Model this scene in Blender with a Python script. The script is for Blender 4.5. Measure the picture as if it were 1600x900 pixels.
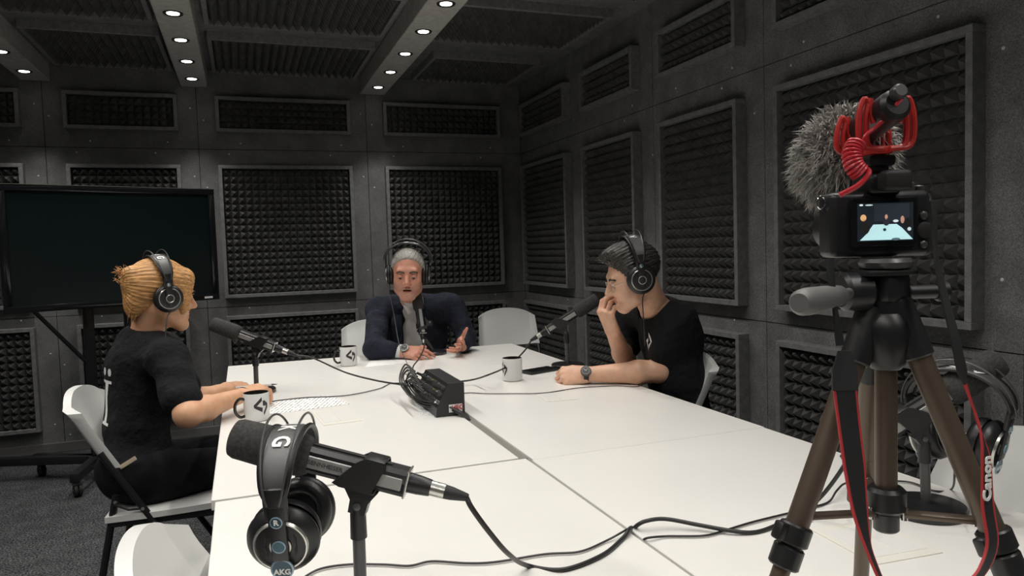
import bpy, bmesh, math, random
import numpy as np
from mathutils import Vector, Matrix

random.seed(7); np.random.seed(7)
for _o in list(bpy.data.objects): bpy.data.objects.remove(_o)
SC = bpy.context.scene
COL = SC.collection
PI = math.pi

# ------------------------------------------------------------------ camera, world, exposure
F_PX, YAW, PITCH, ROLL, CAM_H = 1141.07, 0.3518, 0.0574, -0.0315, 1.31
def _axes():
    cy, sy, cp, sp, cr, sr = math.cos(YAW), math.sin(YAW), math.cos(PITCH), math.sin(PITCH), math.cos(ROLL), math.sin(ROLL)
    fw = Vector((sy*cp, cy*cp, -sp)); rt = Vector((cy, -sy, 0)); up = rt.cross(fw)
    return fw, cr*rt + sr*up, -sr*rt + cr*up
FW, RT, UP = _axes()
CAM = Vector((0, 0, CAM_H))
cam_d = bpy.data.cameras.new('camera'); cam = bpy.data.objects.new('camera', cam_d); COL.objects.link(cam)
cam_d.sensor_width = 36.0; cam_d.lens = F_PX/1600*36.0; cam_d.clip_start = 0.02; cam_d.clip_end = 60
cam.matrix_world = Matrix(((RT.x, UP.x, -FW.x, CAM.x), (RT.y, UP.y, -FW.y, CAM.y), (RT.z, UP.z, -FW.z, CAM.z), (0, 0, 0, 1)))
SC.camera = cam

world = bpy.data.worlds.new('room_world'); SC.world = world; world.use_nodes = True
world.node_tree.nodes['Background'].inputs[0].default_value = (0.9, 0.95, 1.0, 1)
world.node_tree.nodes['Background'].inputs[1].default_value = 0.02
SC.view_settings.view_transform = 'Standard'; SC.view_settings.look = 'None'
SC.view_settings.gamma = 1.0; SC.view_settings.exposure = 0.0
SC.view_settings.use_curve_mapping = False
SPOT_W = 20.5          # watts of every ceiling downlight
SPOT_COL = (1.0, 0.965, 0.915)

# pixel (1600x900) -> world helpers
def ray(u, v): return FW + RT*((u-800)/F_PX) + UP*((450-v)/F_PX)
def pd(u, v, d): return CAM + ray(u, v)*d
def pz(u, v, z): r = ray(u, v); return CAM + r*((z-CAM_H)/r.z)
def pY(u, v, y): r = ray(u, v); return CAM + r*(y/r.y)
def pX(u, v, x): r = ray(u, v); return CAM + r*(x/r.x)

# ------------------------------------------------------------------ materials
MATS = {}
def mat(name, col, rough=0.5, metal=0.0, noise=None, bump=None, emit=0.0, spec=None, coat=0.0, sheen=0.0, fine=None):
    if name in MATS: return MATS[name]
    m = bpy.data.materials.new(name); m.use_nodes = True; nt = m.node_tree; N = nt.nodes; L = nt.links
    b = N['Principled BSDF']; c = tuple(col)+(1,)
    b.inputs['Base Color'].default_value = c; b.inputs['Roughness'].default_value = rough; b.inputs['Metallic'].default_value = metal
    if spec is not None: b.inputs['Specular IOR Level'].default_value = spec
    if coat: b.inputs['Coat Weight'].default_value = coat
    if sheen: b.inputs['Sheen Weight'].default_value = sheen
    if emit: b.inputs['Emission Color'].default_value = c; b.inputs['Emission Strength'].default_value = emit
    tc = None
    if noise or bump or fine: tc = N.new('ShaderNodeTexCoord')
    if noise:
        sc, lo, hi = noise[:3]
        t = N.new('ShaderNodeTexNoise'); t.inputs['Scale'].default_value = sc; t.inputs['Detail'].default_value = 4
        r = N.new('ShaderNodeValToRGB'); L.new(t.outputs[0], r.inputs[0])
        if len(noise) > 3:
            mp = N.new('ShaderNodeMapping'); mp.inputs['Scale'].default_value = noise[3]; L.new(tc.outputs['Object'], mp.inputs[0]); L.new(mp.outputs[0], t.inputs['Vector'])
        else: L.new(tc.outputs['Object'], t.inputs['Vector'])
        r.color_ramp.elements[0].position = 0.35; r.color_ramp.elements[1].position = 0.68
        r.color_ramp.elements[0].color = tuple(x*lo for x in col)+(1,); r.color_ramp.elements[1].color = tuple(min(1, x*hi) for x in col)+(1,)
        out = r.outputs[0]
        if fine:
            t2 = N.new('ShaderNodeTexNoise'); t2.inputs['Scale'].default_value = fine[0]; t2.inputs['Detail'].default_value = 2
            L.new(tc.outputs['Object'], t2.inputs['Vector'])
            r2 = N.new('ShaderNodeValToRGB'); r2.color_ramp.elements[0].position = fine[1]; r2.color_ramp.elements[1].position = fine[2]
            r2.color_ramp.elements[0].color = (fine[3],)*3+(1,); r2.color_ramp.elements[1].color = (fine[4],)*3+(1,)
            L.new(t2.outputs[0], r2.inputs[0])
            mx = N.new('ShaderNodeMix'); mx.data_type = 'RGBA'; mx.blend_type = 'MULTIPLY'; mx.inputs[0].default_value = 1
            L.new(out, mx.inputs[6]); L.new(r2.outputs[0], mx.inputs[7]); out = mx.outputs[2]
        L.new(out, b.inputs['Base Color'])
    if bump:
        t = N.new('ShaderNodeTexNoise'); t.inputs['Scale'].default_value = bump[0]; t.inputs['Detail'].default_value = 3
        bp = N.new('ShaderNodeBump'); bp.inputs['Strength'].default_value = bump[1]; bp.inputs['Distance'].default_value = bump[2]
        if len(bump) > 3:
            mp = N.new('ShaderNodeMapping'); mp.inputs['Scale'].default_value = bump[3]
            L.new(tc.outputs['Object'], mp.inputs[0]); L.new(mp.outputs[0], t.inputs['Vector'])
        else: L.new(tc.outputs['Object'], t.inputs['Vector'])
        L.new(t.outputs[0], bp.inputs['Height']); L.new(bp.outputs[0], b.inputs['Normal'])
    MATS[name] = m; return m

FELT = mat('grey_felt', (0.21, 0.211, 0.208), 1.0, noise=(9, 0.85, 1.15), fine=(260, 0.3, 0.75, 0.6, 1.45), bump=(300, 0.25, 0.002), spec=0.1)
FELT2 = mat('frame_felt', (0.24, 0.241, 0.238), 1.0, noise=(30, 0.85, 1.15), fine=(300, 0.3, 0.75, 0.65, 1.35), bump=(300, 0.25, 0.002), spec=0.1)
BEAMFELT = mat('beam_felt', (0.55, 0.54, 0.51), 1.0, noise=(30, 0.9, 1.1), fine=(300, 0.3, 0.75, 0.7, 1.3), bump=(300, 0.25, 0.002), spec=0.1)
GROOVE = mat('wall_backing', (0.012, 0.012, 0.012), 1.0)
FOAM = mat('charcoal_foam', (0.095, 0.095, 0.093), 1.0, noise=(14, 0.8, 1.2), bump=(420, 0.25, 0.001), spec=0.15)
CARPET = mat('charcoal_carpet', (0.05, 0.051, 0.053), 1.0, noise=(12, 0.8, 1.2), fine=(120, 0.38, 0.66, 0.25, 2.6), bump=(160, 0.6, 0.004), spec=0.1)
LAMI = mat('white_laminate', (0.80, 0.785, 0.745), 0.32, noise=(3, 0.985, 1.01), spec=0.35)
LAMI_EDGE = mat('laminate_edge', (0.62, 0.61, 0.58), 0.4)
GREYTRAY = mat('grey_tray', (0.20, 0.20, 0.17), 0.5)
WPLAS = mat('white_plastic', (0.70, 0.70, 0.68), 0.38, bump=(250, 0.05, 0.001))
BPLAS = mat('black_plastic', (0.016, 0.016, 0.017), 0.38)
BGLOSS = mat('gloss_black', (0.010, 0.011, 0.012), 0.12)
BMETAL = mat('black_metal', (0.012, 0.012, 0.013), 0.35, spec=0.6)
RUBBER = mat('black_rubber', (0.018, 0.018, 0.018), 0.6)
CABLE = mat('cable_rubber', (0.022, 0.021, 0.021), 0.45)
MFOAM = mat('windscreen_foam', (0.045, 0.044, 0.042), 1.0, bump=(500, 0.35, 0.001), noise=(200, 0.7, 1.3))
GREYPLATE = mat('grey_plate', (0.36, 0.36, 0.35), 0.38, metal=0.35)
CHROME = mat('chrome', (0.75, 0.75, 0.74), 0.15, metal=1.0)
SILVER = mat('silver', (0.62, 0.61, 0.57), 0.28, metal=0.9)
GREYMETAL = mat('grey_metal', (0.085, 0.085, 0.085), 0.35, metal=0.3)
LEATHER = mat('grey_leather', (0.075, 0.073, 0.073), 0.42, bump=(300, 0.15, 0.001))
PADLEATHER = mat('pad_leather', (0.014, 0.014, 0.015), 0.4, bump=(200, 0.2, 0.001))
BADGE = mat('badge_blue', (0.03, 0.075, 0.11), 0.25)
BADGE2 = mat('badge_sky', (0.045, 0.12, 0.165), 0.25)
BADGERIM = mat('badge_rim', (0.30, 0.42, 0.50), 0.3, metal=0.4)
WPRINT = mat('white_print', (0.80, 0.80, 0.78), 0.5)
BPRINT = mat('black_print', (0.03, 0.03, 0.032), 0.4)
RPRINT = mat('red_print', (0.55, 0.05, 0.05), 0.5)
CERAM = mat('white_ceramic', (0.74, 0.74, 0.72), 0.15, coat=0.3)
CERAMB = mat('black_ceramic', (0.018, 0.014, 0.012), 0.12, coat=0.3)
PAPER = mat('paper', (0.84, 0.84, 0.82), 0.8)
BRONZE = mat('bronze_anodised', (0.13, 0.098, 0.072), 0.38, metal=0.45)
REDMOUNT = mat('red_plastic', (0.55, 0.035, 0.03), 0.4)
REDCABLE = mat('red_cable', (0.62, 0.035, 0.05), 0.35)
FUR = mat('grey_fur', (0.40, 0.385, 0.36), 0.9, noise=(60, 0.6, 1.35))
GLASSLENS = mat('screen_glass', (0.006, 0.012, 0.013), 0.22, spec=0.35)
SKIN_A = mat('skin_a', (0.62, 0.29, 0.20), 0.48, noise=(40, 0.9, 1.07), bump=(160, 0.08, 0.002))
SKIN_B = mat('skin_b', (0.74, 0.44, 0.30), 0.48, noise=(40, 0.92, 1.06), bump=(160, 0.06, 0.002))
SKIN_C = mat('skin_c', (0.70, 0.39, 0.235), 0.48, noise=(40, 0.93, 1.06), bump=(160, 0.05, 0.002))
for _m in (SKIN_A, SKIN_B, SKIN_C):
    _b = _m.node_tree.nodes['Principled BSDF']; _b.inputs['Subsurface Weight'].default_value = .25; _b.inputs['Subsurface Radius'].default_value = (1.0, .35, .2); _b.inputs['Subsurface Scale'].default_value = .008
LIP = mat('lip', (0.44, 0.18, 0.14), 0.45)
LIPW = mat('lip_w', (0.46, 0.17, 0.13), 0.4)
MOUTH = mat('mouth_inside', (0.06, 0.015, 0.012), 0.6)
EYEW = mat('eye_white', (0.34, 0.27, 0.24), 0.25)
STUB = mat('stubble_skin', (0.56, 0.28, 0.205), 0.55, noise=(300, 0.8, 1.1))
IRIS = mat('iris', (0.03, 0.02, 0.015), 0.15)
HAIRGREY = mat('grey_hair', (0.36, 0.345, 0.31), 0.55, noise=(220, 0.72, 1.2, (1, .07, .5)), bump=(220, 0.3, 0.003, (1, .07, .5)))
HAIRDARK = mat('dark_hair', (0.030, 0.026, 0.023), 0.5, noise=(240, 0.5, 1.9, (.07, 1, .5)), bump=(240, 0.4, 0.003, (.07, 1, .5)))
HAIRRED = mat('ginger_hair', (0.62, 0.32, 0.115), 0.5, noise=(200, 0.55, 1.3, (.05, .8, 1)), bump=(220, 0.4, 0.003, (.06, .8, 1)))
BROWGREY = mat('brow_grey', (0.075, 0.06, 0.05), 0.8)
NAVY = mat('navy_cloth', (0.017, 0.020, 0.032), 0.95, noise=(18, 0.8, 1.25), bump=(16, 0.75, 0.03), spec=0.25)
BLACKTEE = mat('black_cotton', (0.0045, 0.0052, 0.0065), 0.9, noise=(15, 0.85, 1.2), bump=(15, 0.75, 0.03), spec=0.3)
SHIRTW = mat('white_shirt', (0.66, 0.66, 0.64), 0.9, bump=(16, 0.35, 0.015))
JEANS = mat('black_denim', (0.008, 0.0085, 0.0095), 0.95, spec=0.25, noise=(25, 0.7, 1.4), bump=(18, 0.4, 0.015))
SHOE = mat('dark_shoe', (0.02, 0.018, 0.017), 0.5)
PENCOL = mat('pen_white', (0.65, 0.64, 0.62), 0.3)
STRAPC = mat('strap_black', (0.010, 0.010, 0.011), 0.7)
STRAPR = mat('strap_red', (0.45, 0.03, 0.035), 0.6)
TAN = mat('tan_tag', (0.60, 0.50, 0.36), 0.6)
LAMPGLOW = mat('lamp_glow', (1.0, 0.95, 0.86), 0.4, emit=8.0)

# ------------------------------------------------------------------ object helpers
def link(o, parent=None):
    COL.objects.link(o)
    if parent is not None: o.parent = parent
    return o
def empty(name, loc=(0, 0, 0), M=None):
    o = bpy.data.objects.new(name, None); o.empty_display_size = 0.05
    if M is not None: o.matrix_world = M
    else: o.location = loc
    return link(o)
def tag(o, label=None, cat=None, group=None, kind=None):
    if label: o['label'] = label
    if cat: o['category'] = cat
    if group: o['group'] = group
    if kind: o['kind'] = kind
    return o
def copy_tree(o, parent=None):
    c = o.copy(); COL.objects.link(c)
    if parent is not None: c.parent = parent
    for ch in list(o.children): copy_tree(ch, c)
    return c
def frame(Fd, U=(0, 0, 1), loc=(0, 0, 0)):
    Fd = Vector(Fd).normalized(); U = Vector(U); R = Fd.cross(U).normalized(); U = R.cross(Fd)
    return Matrix(((R.x, Fd.x, U.x, loc[0]), (R.y, Fd.y, U.y, loc[1]), (R.z, Fd.z, U.z, loc[2]), (0, 0, 0, 1)))
def zframe(a, b, hint=(0, 1, 0.01)):
    a = Vector(a); z = (Vector(b)-a).normalized(); h = Vector(hint)
    if abs(h.normalized().dot(z)) > 0.98: h = Vector((1, 0, 0))
    x = h.cross(z).normalized(); y = z.cross(x)
    return Matrix(((x.x, y.x, z.x, a.x), (x.y, y.y, z.y, a.y), (x.z, y.z, z.z, a.z), (0, 0, 0, 1)))
def rot(ax, deg): return Matrix.Rotation(math.radians(deg), 4, ax)
def trl(x, y, z): return Matrix.Translation((x, y, z))
def smooth_path(pts, n=8):
    P = [Vector(p) for p in pts]
    if len(P) < 3: return P
    P = [2*P[0]-P[1]]+P+[2*P[-1]-P[-2]]; out = []
    for i in range(1, len(P)-2):
        for k in range(n):
            t = k/n
            out.append(0.5*((2*P[i])+(P[i+1]-P[i-1])*t+(2*P[i-1]-5*P[i]+4*P[i+1]-P[i+2])*t*t+(3*P[i]-P[i-1]-3*P[i+1]+P[i+2])*t**3))
    out.append(P[-2]); return out

_boxcache = {}
class MB:
    def __init__(s): s.v = []; s.f = []; s.m = []
    def add(s, vs, fs, M=None, mi=0):
        o = len(s.v)
        s.v += [tuple((M @ Vector(p)) if M is not None else p) for p in vs]
        s.f += [tuple(i+o for i in f) for f in fs]; s.m += [mi]*len(fs); return s
    def box(s, c, size, M=None, bev=0.0, mi=0, seg=2):
        key = (tuple(round(x, 5) for x in size), bev, seg)
        if key not in _boxcache:
            bm = bmesh.new(); bmesh.ops.create_cube(bm, size=1.0)
            for w in bm.verts: w.co = Vector((w.co.x*size[0], w.co.y*size[1], w.co.z*size[2]))
            if bev > 0: bmesh.ops.bevel(bm, geom=bm.edges[:], offset=min(bev, min(size)*0.49), segments=seg, profile=0.5, affect='EDGES')
            bm.verts.index_update()
            _boxcache[key] = ([tuple(w.co) for w in bm.verts], [tuple(w.index for w in f.verts) for f in bm.faces]); bm.free()
        vs, fs = _boxcache[key]; vs = [(x+c[0], y+c[1], z+c[2]) for x, y, z in vs]
        return s.add(vs, fs, M, mi)
    def tube(s, pts, r, n=8, M=None, mi=0, closed=False, flat=None):
        P = [Vector(p) for p in pts]; k = len(P); R = r if isinstance(r, (list, tuple)) else [r]*k
        T = []
        for i in range(k):
            a = P[(i-1) % k] if (closed or i > 0) else P[i]; b = P[(i+1) % k] if (closed or i < k-1) else P[i]
            T.append((b-a).normalized() if (b-a).length > 1e-9 else Vector((0, 0, 1)))
        h = Vector((0, 0, 1)) if abs(T[0].z) < 0.9 else Vector((1, 0, 0))
        x = (h-T[0]*h.dot(T[0])).normalized(); vs = []
        for i in range(k):
            x = (x-T[i]*x.dot(T[i])).normalized(); y = T[i].cross(x)
            for j in range(n):
                a = 2*PI*j/n; vs.append(tuple(P[i]+(x*math.cos(a)+y*math.sin(a)*(flat or 1))*R[i]))
        fs = []; kk = k if closed else k-1
        for i in range(kk):
            for j in range(n):
                a, b = i*n, ((i+1) % k)*n; fs.append((a+j, a+(j+1) % n, b+(j+1) % n, b+j))
        if not closed: fs.append(tuple(range(n-1, -1, -1))); fs.append(tuple((k-1)*n+j for j in range(n)))
        return s.add(vs, fs, M, mi)
    def lathe(s, prof, n=24, M=None, mi=0, sx=1.0, sy=1.0, caps=True):
        vs = []; fs = []
        for r, z in prof:
            for j in range(n): a = 2*PI*j/n; vs.append((r*math.cos(a)*sx, r*math.sin(a)*sy, z))
        for i in range(len(prof)-1):
            for j in range(n): fs.append((i*n+j, i*n+(j+1) % n, (i+1)*n+(j+1) % n, (i+1)*n+j))
        if caps and prof[0][0] > 1e-6: fs.append(tuple(range(n-1, -1, -1)))
        if caps and prof[-1][0] > 1e-6: fs.append(tuple((len(prof)-1)*n+j for j in range(n)))
        return s.add(vs, fs, M, mi)
    def cyl(s, a, b, r, n=16, mi=0, r2=None, bev=0.0):
        L = (Vector(b)-Vector(a)).length; r2 = r if r2 is None else r2; M = zframe(a, b)
        if bev: prof = [(r-bev, 0), (r, bev), (r2, L-bev), (r2-bev, L)]
        else: prof = [(r, 0), (r2, L)]
        return s.lathe(prof, n, M, mi)
    def prism(s, poly, h, M=None, mi=0):
        n = len(poly); vs = [(x, y, 0) for x, y in poly]+[(x, y, h) for x, y in poly]
        fs = [tuple(range(n-1, -1, -1)), tuple(range(n, 2*n))]+[(i, (i+1) % n, n+(i+1) % n, n+i) for i in range(n)]
        return s.add(vs, fs, M, mi)
    def ribbon(s, pts, wdir, w, t, mi=0, edge=None):
        P = [Vector(p) for p in pts]; k = len(P); W = w if isinstance(w, (list, tuple)) else [w]*k
        vs = []; fs = []; mm = []
        for i in range(k):
            T = (P[min(i+1, k-1)]-P[max(i-1, 0)]).normalized(); d = Vector(wdir[i] if isinstance(wdir, list) else wdir)
            d = (d-T*d.dot(T)).normalized(); nn = T.cross(d)
            e = W[i]*0.5; q = e-(edge or e*0.15)
            for a in (-e, -q, q, e):
                for b in (-t/2, t/2): vs.append(tuple(P[i]+d*a+nn*b))
        for i in range(k-1):
            a = i*8; b = a+8
            for (p, q, m_) in ((0, 2, 1), (2, 4, 0), (4, 6, 1)):
                fs.append((a+p, a+q, b+q, b+p)); mm.append(m_ if edge else 0)
                fs.append((a+p+1, b+p+1, b+q+1, a+q+1)); mm.append(m_ if edge else 0)
            fs.append((a, b, b+1, a+1)); mm.append(1 if edge else 0); fs.append((a+6, a+7, b+7, b+6)); mm.append(1 if edge else 0)
        o = len(s.v); s.v += vs; s.f += [tuple(i+o for i in f) for f in fs]; s.m += [mi+x for x in mm]; return s
    def grid(s, fn, nu, nv, mi=0, M=None, flip=False):
        vs = [tuple(fn(i/nu, j/nv)) for j in range(nv+1) for i in range(nu+1)]
        fs = [(j*(nu+1)+i, j*(nu+1)+i+1, (j+1)*(nu+1)+i+1, (j+1)*(nu+1)+i) for j in range(nv) for i in range(nu)]
        if flip: fs = [f[::-1] for f in fs]
        return s.add(vs, fs, M, mi)
    def mesh(s, name, mats, smooth=40):
        me = bpy.data.meshes.new(name); me.from_pydata(s.v, [], s.f)
        for m in (mats if isinstance(mats, (list, tuple)) else [mats]): me.materials.append(m)
        if any(s.m): me.polygons.foreach_set('material_index', s.m)
        if smooth: me.shade_smooth(); me.set_sharp_from_angle(angle=math.radians(smooth))
        me.update(); return me
    def build(s, name, mats, parent=None, smooth=40, M=None):
        o = bpy.data.objects.new(name, s.mesh(name, mats, smooth))
        if M is not None: o.matrix_local = M
        return link(o, parent)

def text_mesh(txt, size, depth=0.0006, bold=False):
    cu = bpy.data.curves.new('t', 'FONT'); cu.body = txt; cu.size = size; cu.extrude = depth; cu.align_x = 'CENTER'; cu.align_y = 'CENTER'
    if bold: cu.offset = size*0.03
    cu.resolution_u = 3
    o = bpy.data.objects.new('t', cu); COL.objects.link(o); bpy.context.view_layer.update()
    me = bpy.data.meshes.new_from_object(o.evaluated_get(bpy.context.evaluated_depsgraph_get()))
    bpy.data.objects.remove(o); bpy.data.curves.remove(cu); return me
def text_obj(name, txt, size, M, material, parent, bold=False):
    me = text_mesh(txt, size, bold=bold); me.materials.clear(); me.materials.append(material)
    o = bpy.data.objects.new(name, me); o.matrix_local = M; return link(o, parent)

# ------------------------------------------------------------------ room shell
XL, XR_, YB_, YN, ZC = -2.6, 2.217, 5.72, -2.2, 2.64
def slab(name, lo, hi, m, kind='structure'):
    b = MB(); b.box([(lo[i]+hi[i])/2 for i in range(3)], [hi[i]-lo[i] for i in range(3)])
    return tag(b.build(name, m, smooth=0), kind=kind)
floor_o = slab('floor', (XL-.1, YN-.1, -0.1), (XR_+.1, YB_+.1, 0.0), CARPET)
ceil_o = slab('ceiling', (XL-.1, YN-.1, ZC), (XR_+.1, YB_+.1, ZC+.1), FELT)
wall_b = slab('wall_back', (XL-.1, YB_+.006, 0), (XR_+.1, YB_+.1, ZC), GROOVE)
wall_r = slab('wall_right', (XR_+.006, YN-.1, 0), (XR_+.1, YB_+.1, ZC), GROOVE)
wall_l = slab('wall_left', (XL-.1, YN-.1, 0), (XL, YB_+.1, ZC), FELT)
wall_f = slab('wall_front', (XL-.1, YN-.1, 0), (XR_+.1, YN, ZC), FELT)
bxs = [XL, -1.205, -0.255, 0.944, XR_]; rys = [YB_, 4.60, 3.635, 2.70, 1.535, 0.32, -0.9, YN]; zs = [0.0, 0.93, 2.073, ZC]
g = 0.002
for j in range(3):
    for i in range(4):
        b = MB(); b.box(((bxs[i]+bxs[i+1])/2, YB_+.003, (zs[j]+zs[j+1])/2), (bxs[i+1]-bxs[i]-2*g, .006, zs[j+1]-zs[j]-2*g))
        b.build('felt_board', FELT, wall_b, smooth=0)
    for i in range(7):
        b = MB(); b.box((XR_+.003, (rys[i]+rys[i+1])/2, (zs[j]+zs[j+1])/2), (.006, rys[i]-rys[i+1]-2*g, zs[j+1]-zs[j]-2*g))
        b.build('felt_board', FELT, wall_r, smooth=0)
b = MB(); b.box(((XL+XR_)/2, YB_-.009, .033), (XR_-XL, .018, .066), bev=.003); tag(b.build('baseboard_back', mat('grey_skirting', (.16, .16, .155), .45), smooth=0), kind='structure')
b = MB(); b.box((XR_-.009, (YN+YB_-.02)/2, .033), (.018, YB_-.02-YN, .066), bev=.003); tag(b.build('baseboard_right', MATS['grey_skirting'], smooth=0), kind='structure')

# small pale screw heads in the felt, set out as pairs beside the panels
screw = MB(); screw.lathe([(0.0058, 0), (0.0058, .0015), (0.004, .0028), (0.0, .0028)], 8)
screw_me = screw.mesh('screw', mat('screw_grey', (.8, .8, .78), .4, metal=.2))
SB = [(53,162),(76,181),(14,219),(141,220),(262,222),(376,224),(297,169),(318,188),(120,238),(243,239),(358,241),(60,275),(304,276),(324,293),(516,243),(533,227),(563,178),(581,195),(568,276),(585,293),(575,422),(591,437),(615,244),(630,229),(751,246),(766,231),(33,501),(79,553),(101,570),(159,494),(319,536),(339,552),(390,481),(545,473),(774,460),(86,663),(110,679)]
SR = [(1144,106),(1128,138),(1056,138),(1179,177),(988,165),(976,189),(1256,65),(1236,102),(1466,26),(1568,75),(1566,437),(1148,500),(1020,242),(887,468)]
for u, v in SB:
    p = pY(u, v, YB_); o = bpy.data.objects.new('screw', screw_me); o.matrix_local = trl(*p) @ rot('X', 90); link(o, wall_b)
for u, v in SR:
    p = pX(u, v, XR_); o = bpy.data.objects.new('screw', screw_me); o.matrix_local = trl(*p) @ rot('Y', -90); link(o, wall_r)

# ------------------------------------------------------------------ acoustic foam panels
_tiles = {}
def tile_mesh(nx, nz, cx, cz, h=0.040):
    key = (nx, nz, round(cx, 4), round(cz, 4), h)
    if key in _tiles: return _tiles[key]
    vs = []; fs = []
    for j in range(nz+1):
        for i in range(nx+1): vs.append((i*cx, -0.018, j*cz))
    for j in range(nz):
        for i in range(nx):
            k = len(vs); vs.append(((i+.5)*cx, -0.018-h, (j+.5)*cz)); a = j*(nx+1)+i; b_, c, d = a+1, a+nx+2, a+nx+1
            fs += [(a, b_, k), (b_, c, k), (c, d, k), (d, a, k)]
    m = MB(); m.v = vs; m.f = fs; m.m = [0]*len(fs)
    _tiles[key] = m.mesh('foam_tile', FOAM, smooth=0); return _tiles[key]
_rails = {}
def rail_mesh(L, w, d):
    key = (round(L, 3), w, d)
    if key not in _rails:
        b = MB(); b.box((L/2, -d/2, w/2), (L, d, w), bev=.0015, seg=1); _rails[key] = b.mesh('frame_rail', FELT2, smooth=0)
    return _rails[key]
def acoustic_panel(M, W, H, label, group, depth=0.06, fw=0.025, foam_h=.040):
    root = empty('acoustic_panel', M=M); tag(root, label, 'acoustic panel', group)
    def put(me, name, L):
        o = bpy.data.objects.new(name, me); o.matrix_local = L; link(o, root)
    put(rail_mesh(W, fw, depth), 'frame_rail', trl(0, 0, 0)); put(rail_mesh(W, fw, depth), 'frame_rail', trl(0, 0, H-fw))
    side = rail_mesh(H-2*fw, fw, depth)
    put(side, 'frame_rail', trl(fw, 0, fw) @ rot('Y', -90)); put(side, 'frame_rail', trl(W, 0, fw) @ rot('Y', -90))
    iw, ih = W-2*fw, H-2*fw; nx, nz = max(1, round(iw/.05)), max(1, round(ih/.05)); cx, cz = iw/nx, ih/nz
    def split(n): return [n] if n <= 10 else [n-n//2, n//2]
    z = fw; zz = 0
    for b_ in split(nz):
        xx = 0
        for a in split(nx):
            put(tile_mesh(a, b_, cx, cz, foam_h), 'foam_tile', trl(fw+xx*cx, 0, fw+zz*cz)); xx += a
        zz += b_
    return root
rows = {'upper': (2.192, 2.445), 'middle': (.996, 1.955), 'lower': (.16, .864)}
size_w = {'upper': 'low wide', 'middle': 'large square', 'lower': 'broad low'}
bcols = {'A': (-2.28, -1.33, 'past the far end of the big screen'), 'B': (-1.081, -.379, 'behind the big screen'),
         'C': (-.1315, .8176, 'between big screen and blazer wearer'), 'D': (1.071, 2.020, 'beside the room corner')}
for r, (z0, z1) in rows.items():
    for k, (x0, x1, where) in bcols.items():
        acoustic_panel(trl(x0, YB_, z0), x1-x0, z1-z0, f'{r}-row foam panel on the back wall, {where}', f'foam panels in the {r} row of the back wall')
rcols = {'1': (5.60, 4.73, 'beside the room corner'), '2': (4.467, 3.7685, 'second from the room corner'),
         '3': (3.4997, 2.8251, 'third from the room corner'), '4': (2.5744, 1.662, 'fourth from the corner, behind the tripod'), '5': (1.41, .46, 'fifth from the room corner')}
for r, (z0, z1) in rows.items():
    for k, (ya, yb, where) in rcols.items():
        acoustic_panel(trl(XR_, ya, z0) @ rot('Z', -90), ya-yb, z1-z0, f'{r}-row foam panel on the side wall, {where}', f'foam panels in the {r} row of the side wall')
BEAMS = [(-1.235, .17), (-.262, .175), (1.0, .19)]
ccols = [(-2.4, -1.36, 'before the first light beam'), (-1.10, -.39, 'between first and second beams'), (-.135, .86, 'between second and third beams'), (1.13, 2.05, 'between third beam and side wall')]
crow = [(5.60, 4.74), (4.47, 3.77), (3.50, 2.83), (2.57, 1.66), (1.41, .46), (.2, -.75)]
ords = ['nearest the back wall', 'second from the back wall', 'third from the back wall', 'fourth from the back wall', 'fifth from the back wall', 'sixth from the back wall']
for i, (x0, x1, where) in enumerate(ccols):
    for j, (ya, yb) in enumerate(crow):
        if i == 3 and j == 0: x0a, yaa, yba = 1.27, 5.55, 4.85
        else: x0a, yaa, yba = x0, ya, yb
        acoustic_panel(trl(x0a, yaa, ZC) @ rot('X', 90), x1-x0a, yaa-yba, f'ceiling foam panel {where}, {ords[j]}', 'foam panels on the ceiling', depth=.05, foam_h=.045)

# ------------------------------------------------------------------ ceiling beams and downlights
ys_beam = [5.45-.478*k for k in range(15)]
ring = MB(); ring.lathe([(.030, -.002), (.045, -.006), (.047, -.003), (.047, .0), (.030, 0)], 20, caps=False); ring_me = ring.mesh('trim_ring', BMETAL)
lens = MB(); lens.lathe([(.0, -.0075), (.018, -.0068), (.0295, -.0035), (.0295, -.0005), (0, -.0005)], 20); lens_me = lens.mesh('lens', LAMPGLOW)
beam_where = ['above the big screen', 'above the person writing', 'above the person in the blazer']
for bi, (bx, bw) in enumerate(BEAMS):
    b = MB(); b.box((bx, (YN+YB_)/2, (2.51+ZC)/2), (bw, YB_-YN-.002, ZC-2.51), bev=.004, seg=1)
    tag(b.build('trim_%d' % (bi+1), BEAMFELT, smooth=0), kind='structure')
    for k, y in enumerate(ys_beam):
        root = empty('downlight', (bx, y, 2.51))
        tag(root, 'round glowing downlight in the felt beam '+beam_where[bi], 'ceiling light', 'downlights in the beam '+beam_where[bi])
        link(bpy.data.objects.new('trim_ring', ring_me), root); link(bpy.data.objects.new('lens', lens_me), root)
        ld = bpy.data.lights.new('downlight_lamp', 'SPOT'); ld.energy = SPOT_W; ld.color = SPOT_COL; ld.spot_size = math.radians(66 if k == 0 else 124); ld.spot_blend = 0.8; ld.shadow_soft_size = 0.03
        lo = bpy.data.objects.new('downlight_lamp', ld); lo.location = (0, 0, -.012); link(lo, root)

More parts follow.
